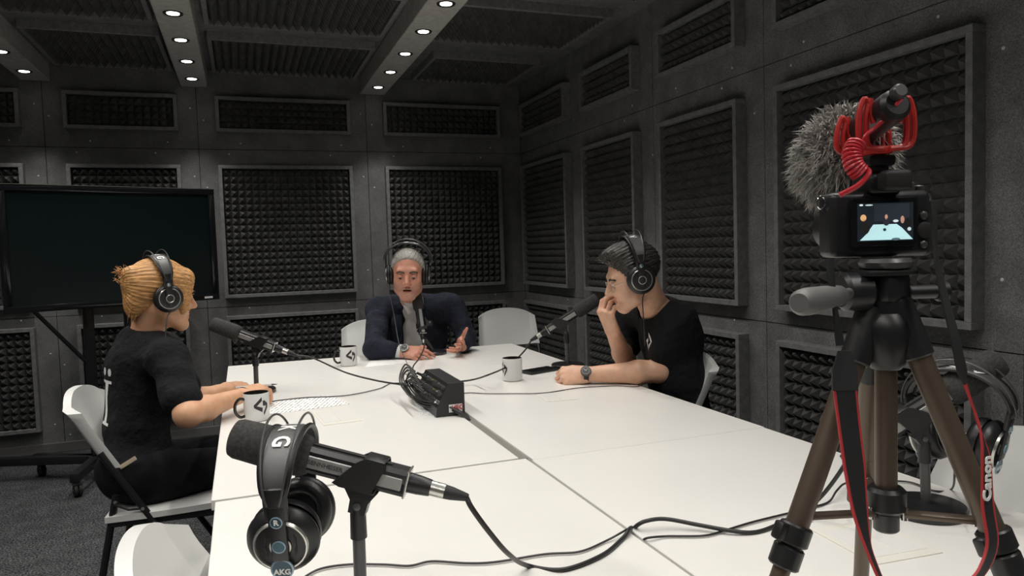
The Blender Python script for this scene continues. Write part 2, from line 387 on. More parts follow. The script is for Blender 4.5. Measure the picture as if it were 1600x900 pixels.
# ------------------------------------------------------------------ tables
TZ = 0.75
def table(name, x0, x1, y0, y1, label, ang=0.0, legs=True):
    cx, cy = (x0+x1)/2, (y0+y1)/2
    root = empty(name, M=trl(cx, cy, 0) @ rot('Z', ang)); tag(root, label, 'table', 'white meeting tables pushed together')
    w, d = x1-x0, y1-y0
    b = MB(); b.box((0, 0, TZ-.0125), (w, d, .025), bev=.0015, seg=1); b.build('tabletop', [LAMI], root, smooth=0)
    b = MB()
    for s in (-1, 1): b.box((0, s*(d/2-.06), TZ-.05), (w-.14, .03, .05)); b.box((s*(w/2-.06), 0, TZ-.05), (.03, d-.14, .05))
    b.build('apron', GREYMETAL, root, smooth=0)
    for sx in (-1, 1):
        for sy in (-1, 1):
            b = MB(); b.box((sx*(w/2-.06), sy*(d/2-.06), (TZ-.025)/2), (.045, .045, TZ-.025), bev=.004, seg=1); b.build('leg', GREYMETAL, root, smooth=0)
    return root
table('meeting_table', -.095, 1.43, 3.252, 3.932, 'white table across the far end, in front of the man in the blazer')
table('meeting_table', -.095, .660, 1.787, 3.248, 'white table where the woman with the headphones writes')
table('meeting_table', .689, 1.43, 1.757, 3.248, 'white table where the man with the hand at his mouth rests his arm')
table('meeting_table', -.083, .678, .24, 1.772, 'white table carrying the microphone with hanging headphones and loose cables', ang=.2)
table('meeting_table', .6845, 1.425, .02, 1.753, 'white table carrying the camera tripod')
b = MB(); b.box((.6745, 2.52, TZ-.012), (.027, 1.45, .012), bev=.001, seg=1); tag(b.build('cable_channel', GREYTRAY, smooth=0), 'grey cable channel strip in the gap between the two long white tables', 'cable channel')

# ------------------------------------------------------------------ signed-distance bodies (one continuous surface each)
class SDF:
    def __init__(s): s.p = []; s.disp = None
    def cone(s, a, b, ra, rb, k=.02, op=1):
        a, b = np.array(a, np.float32), np.array(b, np.float32); ab = b-a; L2 = float(ab@ab)+1e-9
        def f(P):
            h = np.clip(((P-a)@ab)/L2, 0, 1); q = P-a-h[..., None]*ab
            return np.sqrt((q*q).sum(-1))-(ra+(rb-ra)*h)
        s.p.append((f, k, op, (a+b)/2, math.sqrt(L2)/2+max(ra, rb))); return s
    def chain(s, pts, rs, k=.02, op=1):
        for i in range(len(pts)-1): s.cone(pts[i], pts[i+1], rs[i], rs[i+1], k, op)
        return s
    def ell(s, c, r, M=None, k=.02, op=1):
        c = np.array(c, np.float32); r = np.array(r, np.float32)
        R = np.eye(3, dtype=np.float32) if M is None else np.array(M, np.float32)[:3, :3]
        def f(P):
            q = (P-c)@R; k0 = np.sqrt(((q/r)**2).sum(-1)); k1 = np.sqrt(((q/(r*r))**2).sum(-1))+1e-9
            return k0*(k0-1)/k1
        s.p.append((f, k, op, c, float(r.max()))); return s
    def cut(s, n, p0, k=.004):      # keep the side where n.(p-p0) > 0
        n = np.array(Vector(n).normalized(), np.float32); p0 = np.array(p0, np.float32)
        s.p.append((lambda P: -((P-p0)@n), k, 0, p0, 1e6)); return s
    def ev(s, P, C=None, R=0):
        d = np.full(P.shape[:-1], 1.0, np.float32)
        for f, k, op, c, rad in s.p:
            if C is not None and rad < 1e5:
                m = np.sqrt(((C-c)**2).sum(-1))-rad-R < k+.03
                if not m.any(): continue
                e = f(P[m]); o = d[m]
            else: m = None; e = f(P); o = d
            if op == 1: h = np.clip(.5+.5*(o-e)/k, 0, 1); n_ = o*(1-h)+e*h-k*h*(1-h)
            else:
                e2 = e if op == 0 else -e
                h = np.clip(.5-.5*(o-e2)/k, 0, 1); n_ = o*(1-h)+e2*h+k*h*(1-h)
            if m is None: d = n_
            else: d[m] = n_
        if s.disp is not None: d = d+s.disp(P)
        return d
    def mesh(s, vox=.0035):
        pos = [(c, r) for f, k, op, c, r in s.p if op == 1]
        lo = np.min([c-r for c, r in pos], 0)-.03; hi = np.max([c+r for c, r in pos], 0)+.03
        B = 16; nb = np.ceil((hi-lo)/(vox*B)).astype(int); n = nb*B+1
        gi = np.stack(np.meshgrid(*[np.arange(k) for k in nb], indexing='ij'), -1).reshape(-1, 3)
        bc = (lo+(gi+.5)*B*vox).astype(np.float32); cd = s.ev(bc); br = B*vox*.87
        act = np.abs(cd) < br*1.5+.01
        vol = np.repeat(np.repeat(np.repeat(np.where(cd > 0, 1., -1.).astype(np.float32).reshape(nb), B, 0), B, 1), B, 2)
        vol = np.pad(vol, ((0, 1),)*3, constant_values=1.)
        off = np.stack(np.meshgrid(*[np.arange(B+1)]*3, indexing='ij'), -1).reshape(-1, 3)
        ai = gi[act]
        for q in range(0, len(ai), 120):
            blk = ai[q:q+120]; P = (lo+(blk[:, None, :]*B+off[None])*vox).astype(np.float32)
            d = s.ev(P, bc[act][q:q+120], br)
            for t, bidx in enumerate(blk):
                x, y, z = bidx*B; vol[x:x+B+1, y:y+B+1, z:z+B+1] = d[t].reshape(B+1, B+1, B+1)
        ins = vol < 0; cs = [c-1 for c in vol.shape]
        cnt = np.zeros(cs, np.int8)
        for a in (0, 1):
            for b_ in (0, 1):
                for c in (0, 1): cnt += ins[a:a+cs[0], b_:b_+cs[1], c:c+cs[2]]
        cell = np.argwhere((cnt > 0) & (cnt < 8)); idx = np.full(cs, -1, np.int32); idx[tuple(cell.T)] = np.arange(len(cell))
        acc = np.zeros((len(cell), 3)); w = np.zeros(len(cell))
        co = [(a, b_, c) for a in (0, 1) for b_ in (0, 1) for c in (0, 1)]
        for i in range(8):
            for ax in range(3):
                if co[i][ax] == 0:
                    e = list(co[i]); e[ax] = 1
                    A = vol[tuple((cell+co[i]).T)]; Bv = vol[tuple((cell+e).T)]; m = (A < 0) != (Bv < 0)
                    t = np.where(m, A/(A-Bv+1e-12), 0); p = np.array(co[i], float)[None].repeat(len(cell), 0); p[:, ax] += t
                    acc[m] += p[m]; w[m] += 1
        V = lo+(cell+acc/w[:, None])*vox
        Q = []
        for ax in range(3):
            u, v = (ax+1) % 3, (ax+2) % 3; sl = [slice(1, -1)]*3; sl[ax] = slice(0, -1)
            s2 = [slice(1, -1)]*3; s2[ax] = slice(1, None)
            A = ins[tuple(sl)]; Bv = ins[tuple(s2)]
            for flip, mm in ((False, A & ~Bv), (True, ~A & Bv)):
                g_ = np.argwhere(mm)
                if not len(g_): continue
                sh = np.ones(3, int); sh[ax] = 0; g_ = g_+sh
                du = np.eye(3, dtype=int)[u]; dv = np.eye(3, dtype=int)[v]
                q = np.stack([idx[tuple((g_-du-dv).T)], idx[tuple((g_-dv).T)], idx[tuple(g_.T)], idx[tuple((g_-du).T)]], 1)
                Q.append(q[:, ::-1] if flip else q)
        Q = np.concatenate(Q); Q = Q[(Q >= 0).all(1)]
        return V, Q
    def build(s, name, mats, parent=None, vox=.0035, matfn=None):
        V, Q = s.mesh(vox); me = bpy.data.meshes.new(name)
        me.vertices.add(len(V)); me.vertices.foreach_set('co', V.astype(np.float32).ravel())
        me.loops.add(len(Q)*4); me.loops.foreach_set('vertex_index', Q.astype(np.int32).ravel())
        me.polygons.add(len(Q)); me.polygons.foreach_set('loop_start', np.arange(0, len(Q)*4, 4, dtype=np.int32))
        for m in (mats if isinstance(mats, list) else [mats]): me.materials.append(m)
        if matfn is not None: me.polygons.foreach_set('material_index', matfn(V[Q].mean(1)).astype(np.int32))
        me.update(calc_edges=True); me.validate(); me.shade_smooth()
        return link(bpy.data.objects.new(name, me), parent)
def wrinkle(amp, sc=1.0, seed=0):
    rs = np.random.RandomState(seed); K = [(rs.randn(3)*sc*22, rs.rand()*6) for _ in range(6)]
    def f(P):
        o = 0
        for kv, ph in K: o = o+np.sin(P@kv.astype(np.float32)+ph)
        return (o*amp/3).astype(np.float32)
    return f
def nv(v): return np.array(v, np.float32)
def T(M, p): return M @ Vector(p)

def head(S, M, sc=1.0, female=False, mouth=0.0):
    """skull, jaw, nose, lips, ears in head space: x right, y forward, z up, origin between the ears"""
    p = lambda x, y, z: T(M, (x*sc, y*sc, z*sc))
    e = lambda c, r, k=.02, op=1: S.ell(p(*c), [q*sc for q in r], M, k*sc, op)
    e((0, -.014, .036), (.075, .096, .086))
    e((0, .022, -.02), (.064, .072, .088), .03)
    for s_ in (-1, 1):
        if female: S.cone(p(s_*.052, -.002, -.055), p(s_*.018, .068, -.098), .022*sc, .019*sc, .03*sc)
        else: S.chain([p(s_*.050, -.006, -.040), p(s_*.043, .024, -.074), p(s_*.021, .068, -.099)], [.016*sc, .017*sc, .019*sc], .03*sc)
        e((s_*.036, .060, -.030), (.028, .028, .030), .025)
    S.cone(p(-.012, .076, -.100), p(.012, .076, -.100), .018*sc, .018*sc, .02*sc)
    S.cone(p(-.036, .080, .026), p(.036, .080, .026), .013*sc, .013*sc, .02*sc)
    for s_ in (-1, 1): e((s_*.033, .104, .002), (.019, .020, .014), .018, -1)
    for s_ in (-1, 1): e((s_*.032, .078, .001), (.0165, .0155, .0145), .004)
    for s_ in (-1, 1): e((s_*.032, .0815, .0045), (.0155, .0150, .0095), .003)
    S.cone(p(0, .088, .014), p(0, .113, -.028), .0085*sc, .0125*sc, .012*sc)
    for s_ in (-1, 1): e((s_*.0125, .100, -.034), (.009, .011, .008), .008)
    S.cone(p(-.017, .088, -.060), p(.017, .088, -.060), .0065*sc, .0065*sc, .008*sc)
    S.cone(p(0, .092, -.059), p(0, .092, -.059), .007*sc, .007*sc, .008*sc)
    S.cone(p(-.013, .088, -.072-mouth), p(.013, .088, -.072-mouth), .0075*sc, .0075*sc, .008*sc)
    if mouth: e((0, .095, -.066-mouth/2), (.020, .016, .003+mouth/2), .003, -1)
    for s_ in (-1, 1): e((s_*.079, -.008, -.005), (.010, .018, .031), .006)
    return p
def lips_fn(M, sc, mouth, stubble=False):
    Mi = np.array(M.inverted())
    def f(C):
        q = (C@Mi[:3, :3].T+Mi[:3, 3])/sc
        zc = q[:, 2]+.0665+mouth/2; hh = .0105+mouth/2
        lip = (np.abs(q[:, 0]) < .021*np.sqrt(np.clip(1-(zc/hh)**2, 0, 1))) & (q[:, 1] > .080)
        ins = lip & (np.abs(zc) < .0015+mouth/2) & (q[:, 1] < .0925) if mouth else lip & False
        stub = (q[:, 2] < -.054+.6*np.clip(np.abs(q[:, 0])-.018, 0, 1)) & (q[:, 2] > -.125) & (q[:, 1] > .012) & (np.abs(q[:, 0]) < .075) if stubble else lip & False
        return np.where(ins, 2, np.where(lip, 1, np.where(stub, 3, 0)))
    return f
def hand(S, M, curls, spread=1.0, thumb=((.050, .050, -.014), (.066, .076, -.022), (.066, .100, -.028)), left=False, sc=1.0):
    """wrist at origin, fingers along +y, thumb at -x (mirrored for a left hand), back of the hand +z"""
    m = 1 if left else -1
    P = lambda x, y, z: T(M, (m*x*sc, y*sc, z*sc))
    mcp = [(.030, .086, .0), (.010, .091, .003), (-.011, .087, .001), (-.030, .077, -.003)]
    ln = [(.043, .025, .020), (.047, .029, .021), (.043, .027, .020), (.033, .020, .017)]
    for q in mcp: S.cone(P(q[0]*.6, .0, 0), P(*q), .017*sc, .0115*sc, .014)
    S.cone(P(.02, .02, -.008), P(.034, .052, -.010), .017*sc, .013*sc, .014)
    for i in range(4):
        x, y, z = mcp[i]; pts = [P(x, y, z)]; a = 0; sp = (1.5-i)*.09*spread
        for j in range(3):
            a += math.radians(curls[i][j]); L = ln[i][j]
            x += L*math.cos(a)*math.sin(sp); y += L*math.cos(a)*math.cos(sp); z -= L*math.sin(a); pts.append(P(x, y, z))
        S.chain(pts, [.0098*sc, .0088*sc, .0080*sc, .0068*sc], .005)
    S.chain([P(.026, .030, -.010)]+[P(*t) for t in thumb], [.0135*sc, .0115*sc, .0098*sc, .0078*sc], .006)
def arm(S, sh, el, wr, r=(.048, .040, .027), k=.02):
    S.cone(sh, el, r[0], r[1], k); mid = Vector(el).lerp(Vector(wr), .3)
    S.cone(el, mid, r[1], r[1]*1.0, k); S.cone(mid, wr, r[1], r[2], k)
def torso(S, Mc, Mp, shL, shR, neck, g_=0.0, w=1.0, k=.05):
    c = Vector(Mc.translation); p = Vector(Mp.translation)
    S.ell(T(Mc, (0, 0, .03)), (.160*w+g_, .108*w+g_, .165+g_), Mc, k)
    S.ell(T(Mc, (0, .0, -.12)).lerp(T(Mp, (0, 0, .14)), .5), (.145*w+g_, .105*w+g_, .16+g_), Mc, k)
    S.ell(T(Mp, (0, -.01, .02)), (.165*w+g_, .118*w+g_, .115+g_), Mp, k)
    S.cone(shL, shR, .052+g_, .052+g_, k)
    for s_ in (shL, shR): S.cone(Vector(neck)+Vector((0, 0, -.01)), s_, .050+g_, .050+g_, k)
def legs(S, Mp, kL, kR, aL, aR, g_=0.0):
    for sgn, kn, an in ((-1, kL, aL), (1, kR, aR)):
        h = T(Mp, (sgn*.085, .03, -.02)); S.cone(h, kn, .082+g_, .058+g_, .03); S.cone(kn, an, .055+g_, .042+g_, .02)
def shoe(Fd, an, name, parent):
    S = SDF(); Fd = Vector((Fd[0], Fd[1], 0)).normalized(); a = Vector((an[0], an[1], 0.045))
    S.cone(a-Fd*.03, a+Fd*.13+Vector((0, 0, -.012)), .042, .033, .02); S.cone(a, a+Vector((0, 0, .06)), .042, .045, .02); S.cut((0, 0, 1), (0, 0, .001))
    return S.build(name, SHOE, parent, .008)
def base_empty(name, M_loc): return empty(name, (M_loc[0], M_loc[1], 0))
def under(root, o):      # keep the world-space mesh where it is, parented to the thing's base
    o.parent = root; o.matrix_parent_inverse = Matrix.Translation(-Vector(root.location)); return o
def brow(M, sc, sgn, m, parent, lift=0):
    b = MB(); P = [T(M, (sgn*x*sc, y*sc, (z+lift)*sc)) for x, y, z in ((.011, .0935, .0185), (.024, .0945, .0225), (.038, .090, .0235), (.052, .078, .016))]
    b.tube(smooth_path(P, 4), [.003*sc]+[.0047*sc]*11+[.0018*sc], 6); return b.build('eyebrow', m, parent)
def eye(M, sc, sgn, parent, down=.3):
    c = T(M, (sgn*.032*sc, .0835*sc, -.003*sc))
    b = MB(); Fd = (M.to_3x3() @ Vector((0, 1, -down))).normalized()
    b.lathe([(0, -.0115*sc)]+[(.0115*sc*math.sin(a), -.0115*sc*math.cos(a)) for a in [PI*i/10 for i in range(1, 10)]]+[(0, .0115*sc)], 14, zframe(c, c+Fd), 0)
    for i, f in enumerate(b.f):
        if i >= 14*8: b.m[i] = 1
    return b.build('eye', [EYEW, IRIS], parent)

def strand_fn(Mh, amp=1.0):
    Mi = np.array(Mh.inverted())
    def f(P):
        q = P@Mi[:3, :3].T.astype(np.float32)+Mi[:3, 3].astype(np.float32)
        ang = np.arctan2(q[..., 2]-.03, np.abs(q[..., 0])+.02)
        return (amp*(.0010*np.sin(ang*58+q[..., 1]*40)+.0008*np.sin(ang*97+q[..., 1]*75+1.3)+.0007*np.sin(q[..., 2]*300+q[..., 0]*180+q[..., 1]*90))).astype(np.float32)
    return f

# ================================================================== man in the navy blazer
def man_blazer():
    Fh = Vector((-.27, -.95, -.16)); Mh = frame(Fh, (0.03, 0, 1), pd(637.5, 427, 3.82)); sc = 1.06
    N = pd(645, 476, 3.99); Ft = Vector((-.12, -.99, -.12)); Mc = frame(Ft, (0, -.15, 1), pd(652, 530, 4.08)); Mp = frame((-.15, -.98, 0), (0, 0, 1), pd(660, 620, 4.28)); Mp.translation.z = .56
    shR = pd(592, 483, 4.03); shL = pd(706, 480, 4.00)
    elR = pz(584, 545, .805); wrR = pz(630, 549, .79); elL = pd(729, 528, 3.97); wrL = pd(722, 541, 3.84)
    root = base_empty('person', Mp.translation); tag(root, 'person in navy blazer and white shirt talking with both hands on the table', 'person')
    S = SDF(); p = head(S, Mh, sc, mouth=.003)
    S.cone(p(0, -.03, -.06), N, .058, .062, .03)
    torso(S, Mc, Mp, shL, shR, N, -.03, 1.0)
    arm(S, shR, elR, wrR, (.040, .036, .028)); arm(S, shL, elL, wrL, (.040, .036, .028))
    d = (wrR-elR).normalized()
    hR = pz(660, 552, .785); Fd = (hR-wrR).normalized()
    MhR = frame(Fd, Vector((0, -.75, .65)), wrR)
    hand(S, MhR, [(25, 25, 10), (35, 25, 15), (45, 35, 20), (40, 35, 20)], .6, thumb=((.040, .055, -.012), (.048, .085, -.008), (.045, .112, .0)))
    MhL = frame(Vector((-.30, -.90, -.02)), Vector((.80, -.25, -.40)), wrL+Vector((-.01, 0, .012)))
    hand(S, MhL, [(-8, 20, 12), (4, 24, 14), (16, 28, 16), (30, 30, 18)], 1.6, thumb=((.050, .034, -.004), (.080, .044, -.004), (.104, .052, -.002)), left=True, sc=.93)
    body = S.build('body', [SKIN_A, LIP, MOUTH, STUB], None, .0030, lips_fn(Mh, sc, .003, True)); under(root, body)
    for s_ in (-1, 1): under(root, brow(Mh, sc, s_, BROWGREY, None, .001)); under(root, eye(Mh, sc, s_, None, .55))
    # hair
    H = SDF(); H.ell(p(0, -.016, .041), [.080*sc, .101*sc, .089*sc], Mh, .01)
    for s_ in (-1, 1): H.ell(p(s_*.066, .022, .02), [.014*sc, .03*sc, .045*sc], Mh, .015)
    H.cut(Mh.to_3x3() @ Vector((0, -.115, .083)), p(0, .076, .094), .010); H.cut(Mh.to_3x3() @ Vector((0, -.2, 1)), p(0, -.05, -.062), .01)
    H.disp = strand_fn(Mh, .9); under(root, H.build('hair', HAIRGREY, None, .0034))
    # shirt
    Q = SDF(); torso(Q, Mc, Mp, shL, shR, N, -.012, 1.0); Q.cone(p(0, -.03, -.075), N, .060, .062, .02)
    Q.cut(-(Mh.translation-N), N+(Mh.translation-N)*.34, .004); nf = N+Vector((-.012, -.085, .02))
    Q.cone(nf+Vector((-.01, -.05, .05)), nf+Vector((0, -.03, -.05)), .042, .012, .01, -1)
    Q.disp = wrinkle(.003, 1.4, 5); under(root, Q.build('shirt', SHIRTW, None, .005))
    for s_ in (-1, 1):
        b = MB(); pts = [N+Mc.to_3x3() @ Vector(q) for q in ((s_*.058, -.02, .045), (s_*.060, .030, .035), (s_*.034, .074, .0), (s_*.020, .088, -.030))]
        b.ribbon(smooth_path(pts, 4), [Mc.to_3x3() @ Vector((s_*.6, .2, -1))]*13, .030, .003); under(root, b.build('collar', SHIRTW, None))
    for wr, el in ((wrR, elR), (wrL, elL)):
        b = MB(); dd = (wr-el).normalized(); b.cyl(wr-dd*.045, wr-dd*.006, .036, 20, r2=.035, bev=.003); under(root, b.build('cuff', SHIRTW, None))
    # blazer
    J = SDF(); torso(J, Mc, Mp, shL, shR, N+Vector((0, .01, -.005)), .012, 1.04, .05)
    for sh, el, wr in ((shR, elR, wrR), (shL, elL, wrL)):
        dd = (wr-el).normalized(); J.cone(sh, el, .062, .054, .03); J.cone(el, wr-dd*.03, .054, .041, .02)
    xf = Mc.to_3x3() @ Vector((.006, 0, 0))
    J.cone(T(Mc, (.046, .12, .22)), T(Mc, (.032, .125, -.02)), .062, .062, .012, -1); J.cone(T(Mc, (.032, .125, -.02)), T(Mc, (.028, .14, -.30)), .062, .06, .012, -1)
    J.cone(p(0, -.02, -.10), N+Vector((0, -.03, 0)), .060, .058, .012, -1)
    J.chain([N+Mc.to_3x3() @ Vector((.078*math.sin(a), -.070*math.cos(a)+.012, .030-.018*abs(a))) for a in [-2.0+.4*i for i in range(11)]], [.013]*11, .02)
    J.disp = wrinkle(.0055, 1.1, 11); under(root, J.build('blazer', NAVY, None, .0048))
    for s_ in (-1, 1):
        b = MB(); pts = [T(Mc, q) for q in ((.036+s_*.070, .045, .205), (.036+s_*.086, .108, .13), (.034+s_*.084, .124, .03), (.030+s_*.072, .126, -.07))]
        b.ribbon(smooth_path(pts, 5), [Mc.to_3x3() @ Vector((s_, -.35, .3))]*16, [.03+.028*math.sin(PI*min(1, i/13)) for i in range(16)], .006); under(root, b.build('lapel', NAVY, None))
    L = SDF(); aL, aR = T(Mp, (-.14, .43, 0)), T(Mp, (.14, .43, 0)); aL.z = aR.z = .09; kL, kR = T(Mp, (-.12, .42, 0)), T(Mp, (.12, .42, 0)); kL.z = kR.z = .52
    legs(L, Mp, kL, kR, aL, aR); L.ell(Mp.translation, (.17, .125, .11), Mp, .03); under(root, L.build('trousers', JEANS, None, .008))
    for a in (aL, aR): under(root, shoe((-.15, -.98, 0), a, 'shoe', None))
    return dict(root=root, Mh=Mh, sc=sc, wrR=wrR, elR=elR, N=N, hR=hR, MhR=MhR)
MAN = man_blazer()

# ================================================================== man with the hand at his mouth
def man_tee():
    Fh = Vector((-.93, .25, -.30)); Mh = frame(Fh, (-.05, 0, 1), pd(989, 433, 2.82)); sc = 1.0
    N = pd(1024, 484, 2.93); Ft = Vector((-.97, .02, -.12)); Mc = frame(Ft, (-.22, 0, 1), pd(1050, 540, 2.94)); Mp = frame((-.98, .05, 0), (0, 0, 1), pd(1062, 640, 2.92)); Mp.translation.z = .56
    shL = pd(1056, 498, 2.84); shR = shL+frame(Ft).to_3x3() @ Vector((.34, .02, .01))
    elL = pz(1034, 580, .80); wrL = pz(915, 585, .788); elR = pz(978, 566, .80); wrR = pd(957, 516, 2.90)
    root = base_empty('person', Mp.translation); tag(root, 'person in black t-shirt and glasses with one hand at the mouth', 'person')
    S = SDF(); p = head(S, Mh, sc)
    S.cone(p(0, -.03, -.05), N, .056, .060, .03); torso(S, Mc, Mp, shL, shR, N, -.03)
    arm(S, shL, elL, wrL, (.048, .045, .029)); arm(S, shR, elR, wrR, (.046, .040, .028))
    MhL = frame((wrL-elL).normalized()+Vector((0, 0, -.03)), Vector((-.25, -.75, .6)), wrL)
    hand(S, MhL, [(55, 85, 60), (58, 88, 60), (60, 88, 60), (60, 85, 60)], .3, thumb=((.040, .050, -.018), (.036, .078, -.034), (.015, .090, -.048)), left=True, sc=1.04)
    Fd = (pd(945, 488, 2.865)-wrR); MhR = frame(Fd, Vector((-.9, -.25, -.15)), wrR)
    hand(S, MhR, [(50, 42, 25), (52, 45, 25), (55, 48, 28), (58, 50, 30)], .8, thumb=((.046, .046, -.022), (.058, .066, -.040), (.060, .078, -.062)), sc=1.0)
    body = S.build('body', [SKIN_B, LIP, MOUTH], None, .0034, lips_fn(Mh, sc, 0)); under(root, body)
    for s_ in (-1, 1): under(root, brow(Mh, sc, s_, HAIRDARK, None)); under(root, eye(Mh, sc, s_, None, .5))
    H = SDF(); H.ell(p(0, -.018, .044), [.084*sc, .103*sc, .092*sc], Mh, .01); H.ell(p(0, .052, .102), [.060*sc, .045*sc, .030*sc], Mh, .025); H.ell(p(0, .0, .11), [.060*sc, .07*sc, .030*sc], Mh, .025)
    for s_ in (-1, 1): H.ell(p(s_*.066, .018, .015), [.015*sc, .026*sc, .05*sc], Mh, .015)
    H.cut(Mh.to_3x3() @ Vector((0, -.105, .074)), p(0, .082, .078), .012); H.cut(Mh.to_3x3() @ Vector((0, -.2, 1)), p(0, -.05, -.068), .01)
    H.disp = strand_fn(Mh, 1.6); under(root, H.build('hair', HAIRDARK, None, .0034))
    b = MB()
    for i in range(240):      # loose front locks
        a = random.uniform(-.055, .055); y0 = random.uniform(.035, .085); q0 = Vector((a, y0, .105-.35*max(0, y0-.05)+random.uniform(-.006, .012)))
        q1 = q0+Vector((random.uniform(-.01, .01), random.uniform(.008, .022), random.uniform(.002, .018))); q2 = q1+Vector((random.uniform(-.008, .008), random.uniform(.0, .012), random.uniform(-.012, .003)))
        b.tube([T(Mh, q*sc) for q in (q0, q1, q2)], [.0022, .0018, .0004], 4)
    o = b.build('hair_locks', HAIRDARK, None); o['kind'] = 'stuff'; under(root, o)
    J = SDF(); torso(J, Mc, Mp, shL, shR, N+Vector((.01, 0, -.01)), .003, 1.0, .05)
    for sh, el, f in ((shL, elL, .66), (shR, elR, .66)):
        J.cone(sh, sh.lerp(el, f), .066, .062, .03)
    J.cone(p(0, -.03, -.09), N+Vector((0, 0, .0)), .062, .066, .010, -1)
    J.disp = wrinkle(.005, 1.1, 21)
    o = J.build('tshirt', BLACKTEE, None, .0048); under(root, o)
    L = SDF(); kL, kR = T(Mp, (-.12, .40, 0)), T(Mp, (.12, .40, 0)); kL.z = kR.z = .52; aL, aR = T(Mp, (-.13, .40, 0)), T(Mp, (.13, .40, 0)); aL.z = aR.z = .09
    legs(L, Mp, kL, kR, aL, aR); L.ell(Mp.translation, (.165, .12, .11), Mp, .03); under(root, L.build('trousers', JEANS, None, .008))
    for a in (aL, aR): under(root, shoe((-.98, .05, 0), a, 'shoe', None))
    return dict(root=root, Mh=Mh, sc=sc, wrL=wrL, elL=elL, N=N, Mc=Mc)
TEE = man_tee()

# ================================================================== woman writing
def woman():
    Fh = Vector((.93, .38, -.14)); Mh = frame(Fh, (.02, 0, 1), pd(253, 462, 2.62)); sc = 1.0
    N = pd(228, 524, 2.62); Ft = Vector((.97, .24, -.1)); Mc = frame(Ft, (.12, 0, 1), pd(216, 598, 2.62)); Mp = frame((.97, .24, 0), (0, 0, 1), pd(222, 735, 2.60)); Mp.translation.z = .56
    shR = pd(262, 562, 2.48); shL = shR-frame(Ft).to_3x3() @ Vector((.30, -.03, 0))
    elR = pd(293, 648, 2.34); wrR = pd(380, 617, 2.60); elL = pd(298, 628, 2.78); wrL = pd(356, 607, 2.90)
    root = base_empty('person', Mp.translation); tag(root, 'person in a black t-shirt printed on the back, writing with a pen', 'person')
    S = SDF(); p = head(S, Mh, sc, True)
    S.cone(p(0, -.028, -.05), N, .049, .056, .03); torso(S, Mc, Mp, shL, shR, N, -.035, .95)
    arm(S, shR, elR, wrR, (.043, .040, .025)); arm(S, shL, elL, wrL, (.043, .038, .024))
    MhR = frame((pd(424, 598, 2.74)-wrR), Vector((-.2, -.3, 1)), wrR)
    hand(S, MhR, [(22, 42, 28), (26, 46, 30), (32, 50, 32), (38, 50, 32)], .6, thumb=((.040, .045, -.014), (.046, .070, -.020), (.036, .094, -.024)), left=False, sc=1.0)
    MhL = frame((pd(378, 602, 2.97)-wrL), Vector((-.1, -.5, .9)), wrL)
    hand(S, MhL, [(35, 40, 25), (40, 45, 25), (45, 48, 30), (48, 48, 30)], .5, thumb=((.040, .045, -.016), (.046, .070, -.022), (.042, .092, -.026)), left=True, sc=.94)
    body = S.build('body', [SKIN_C, LIPW, MOUTH], None, .0034, lips_fn(Mh, sc, 0)); under(root, body)
    for s_ in (-1, 1): under(root, brow(Mh, sc, s_, HAIRRED, None)); under(root, eye(Mh, sc, s_, None, .5))
    H = SDF(); H.ell(p(0, -.016, .042), [.084*sc, .107*sc, .094*sc], Mh, .01)
    H.ell(p(0, -.075, .015), [.066*sc, .050*sc, .085*sc], Mh, .02)
    H.cut(Mh.to_3x3() @ Vector((0, -.105, .080)), p(0, .086, .085), .015)
    H.ell(p(0, -.108, .045), [.042*sc, .030*sc, .046*sc], Mh, .018); H.ell(p(.01, -.118, .070), [.026*sc, .022*sc, .022*sc], Mh, .012)
    H.ell(p(.004, -.095, -.03), [.040*sc, .026*sc, .055*sc], Mh, .02)
    H.ell(p(.048, .052, .050), [.028*sc, .038*sc, .050*sc], Mh, .02); H.ell(p(.0, .074, .072), [.055*sc, .024*sc, .032*sc], Mh, .02); H.ell(p(.060, .056, -.005), [.015*sc, .024*sc, .056*sc], Mh, .014)
    H.ell(p(-.050, .062, .030), [.030*sc, .036*sc, .06*sc], Mh, .02)
    Mi = np.array(Mh.inverted())
    def strands(P):
        q = P@Mi[:3, :3].T.astype(np.float32)+Mi[:3, 3].astype(np.float32)
        ang = np.arctan2(q[..., 2]-.03, np.abs(q[..., 0])+.02)
        return (.0010*np.sin(ang*40+q[..., 1]*22)+.0007*np.sin(ang*71+q[..., 1]*38+1.3)+.0004*np.sin(q[..., 2]*150+q[..., 0]*90)).astype(np.float32)
    H.disp = strands; under(root, H.build('hair', HAIRRED, None, .0030))
    b = MB()
    for i in range(90):       # loose wisps at bun and nape
        if i < 45: q0 = Vector((random.uniform(-.03, .03), random.uniform(-.15, -.11), random.uniform(.03, .09))); d = Vector((random.uniform(-.3, .3), -random.uniform(.2, .8), random.uniform(-.2, .9)))
        elif i < 75: q0 = Vector((random.uniform(-.03, .04), random.uniform(-.11, -.08), random.uniform(-.08, -.03))); d = Vector((random.uniform(-.2, .3), -random.uniform(-.2, .3), -random.uniform(.3, 1)))
        else: q0 = Vector((random.uniform(.03, .06), random.uniform(.06, .09), random.uniform(-.03, .09))); d = Vector((.1, .4, random.uniform(-1, .3)))
        L_ = random.uniform(.015, .040); q1 = q0+d*L_*.5; q2 = q0+d*L_+Vector((random.uniform(-.008, .008), 0, random.uniform(-.010, .004)))
        b.tube([T(Mh, q*sc) for q in smooth_path([q0, q1, q2], 3)], [.0014, .0013, .0012, .001, .0008, .0006, .0003], 4)
    o = b.build('hair_wisps', HAIRRED, None); o['kind'] = 'stuff'; under(root, o)
    J = SDF(); torso(J, Mc, Mp, shL, shR, N+Vector((-.01, 0, -.012)), .004, .98, .05)
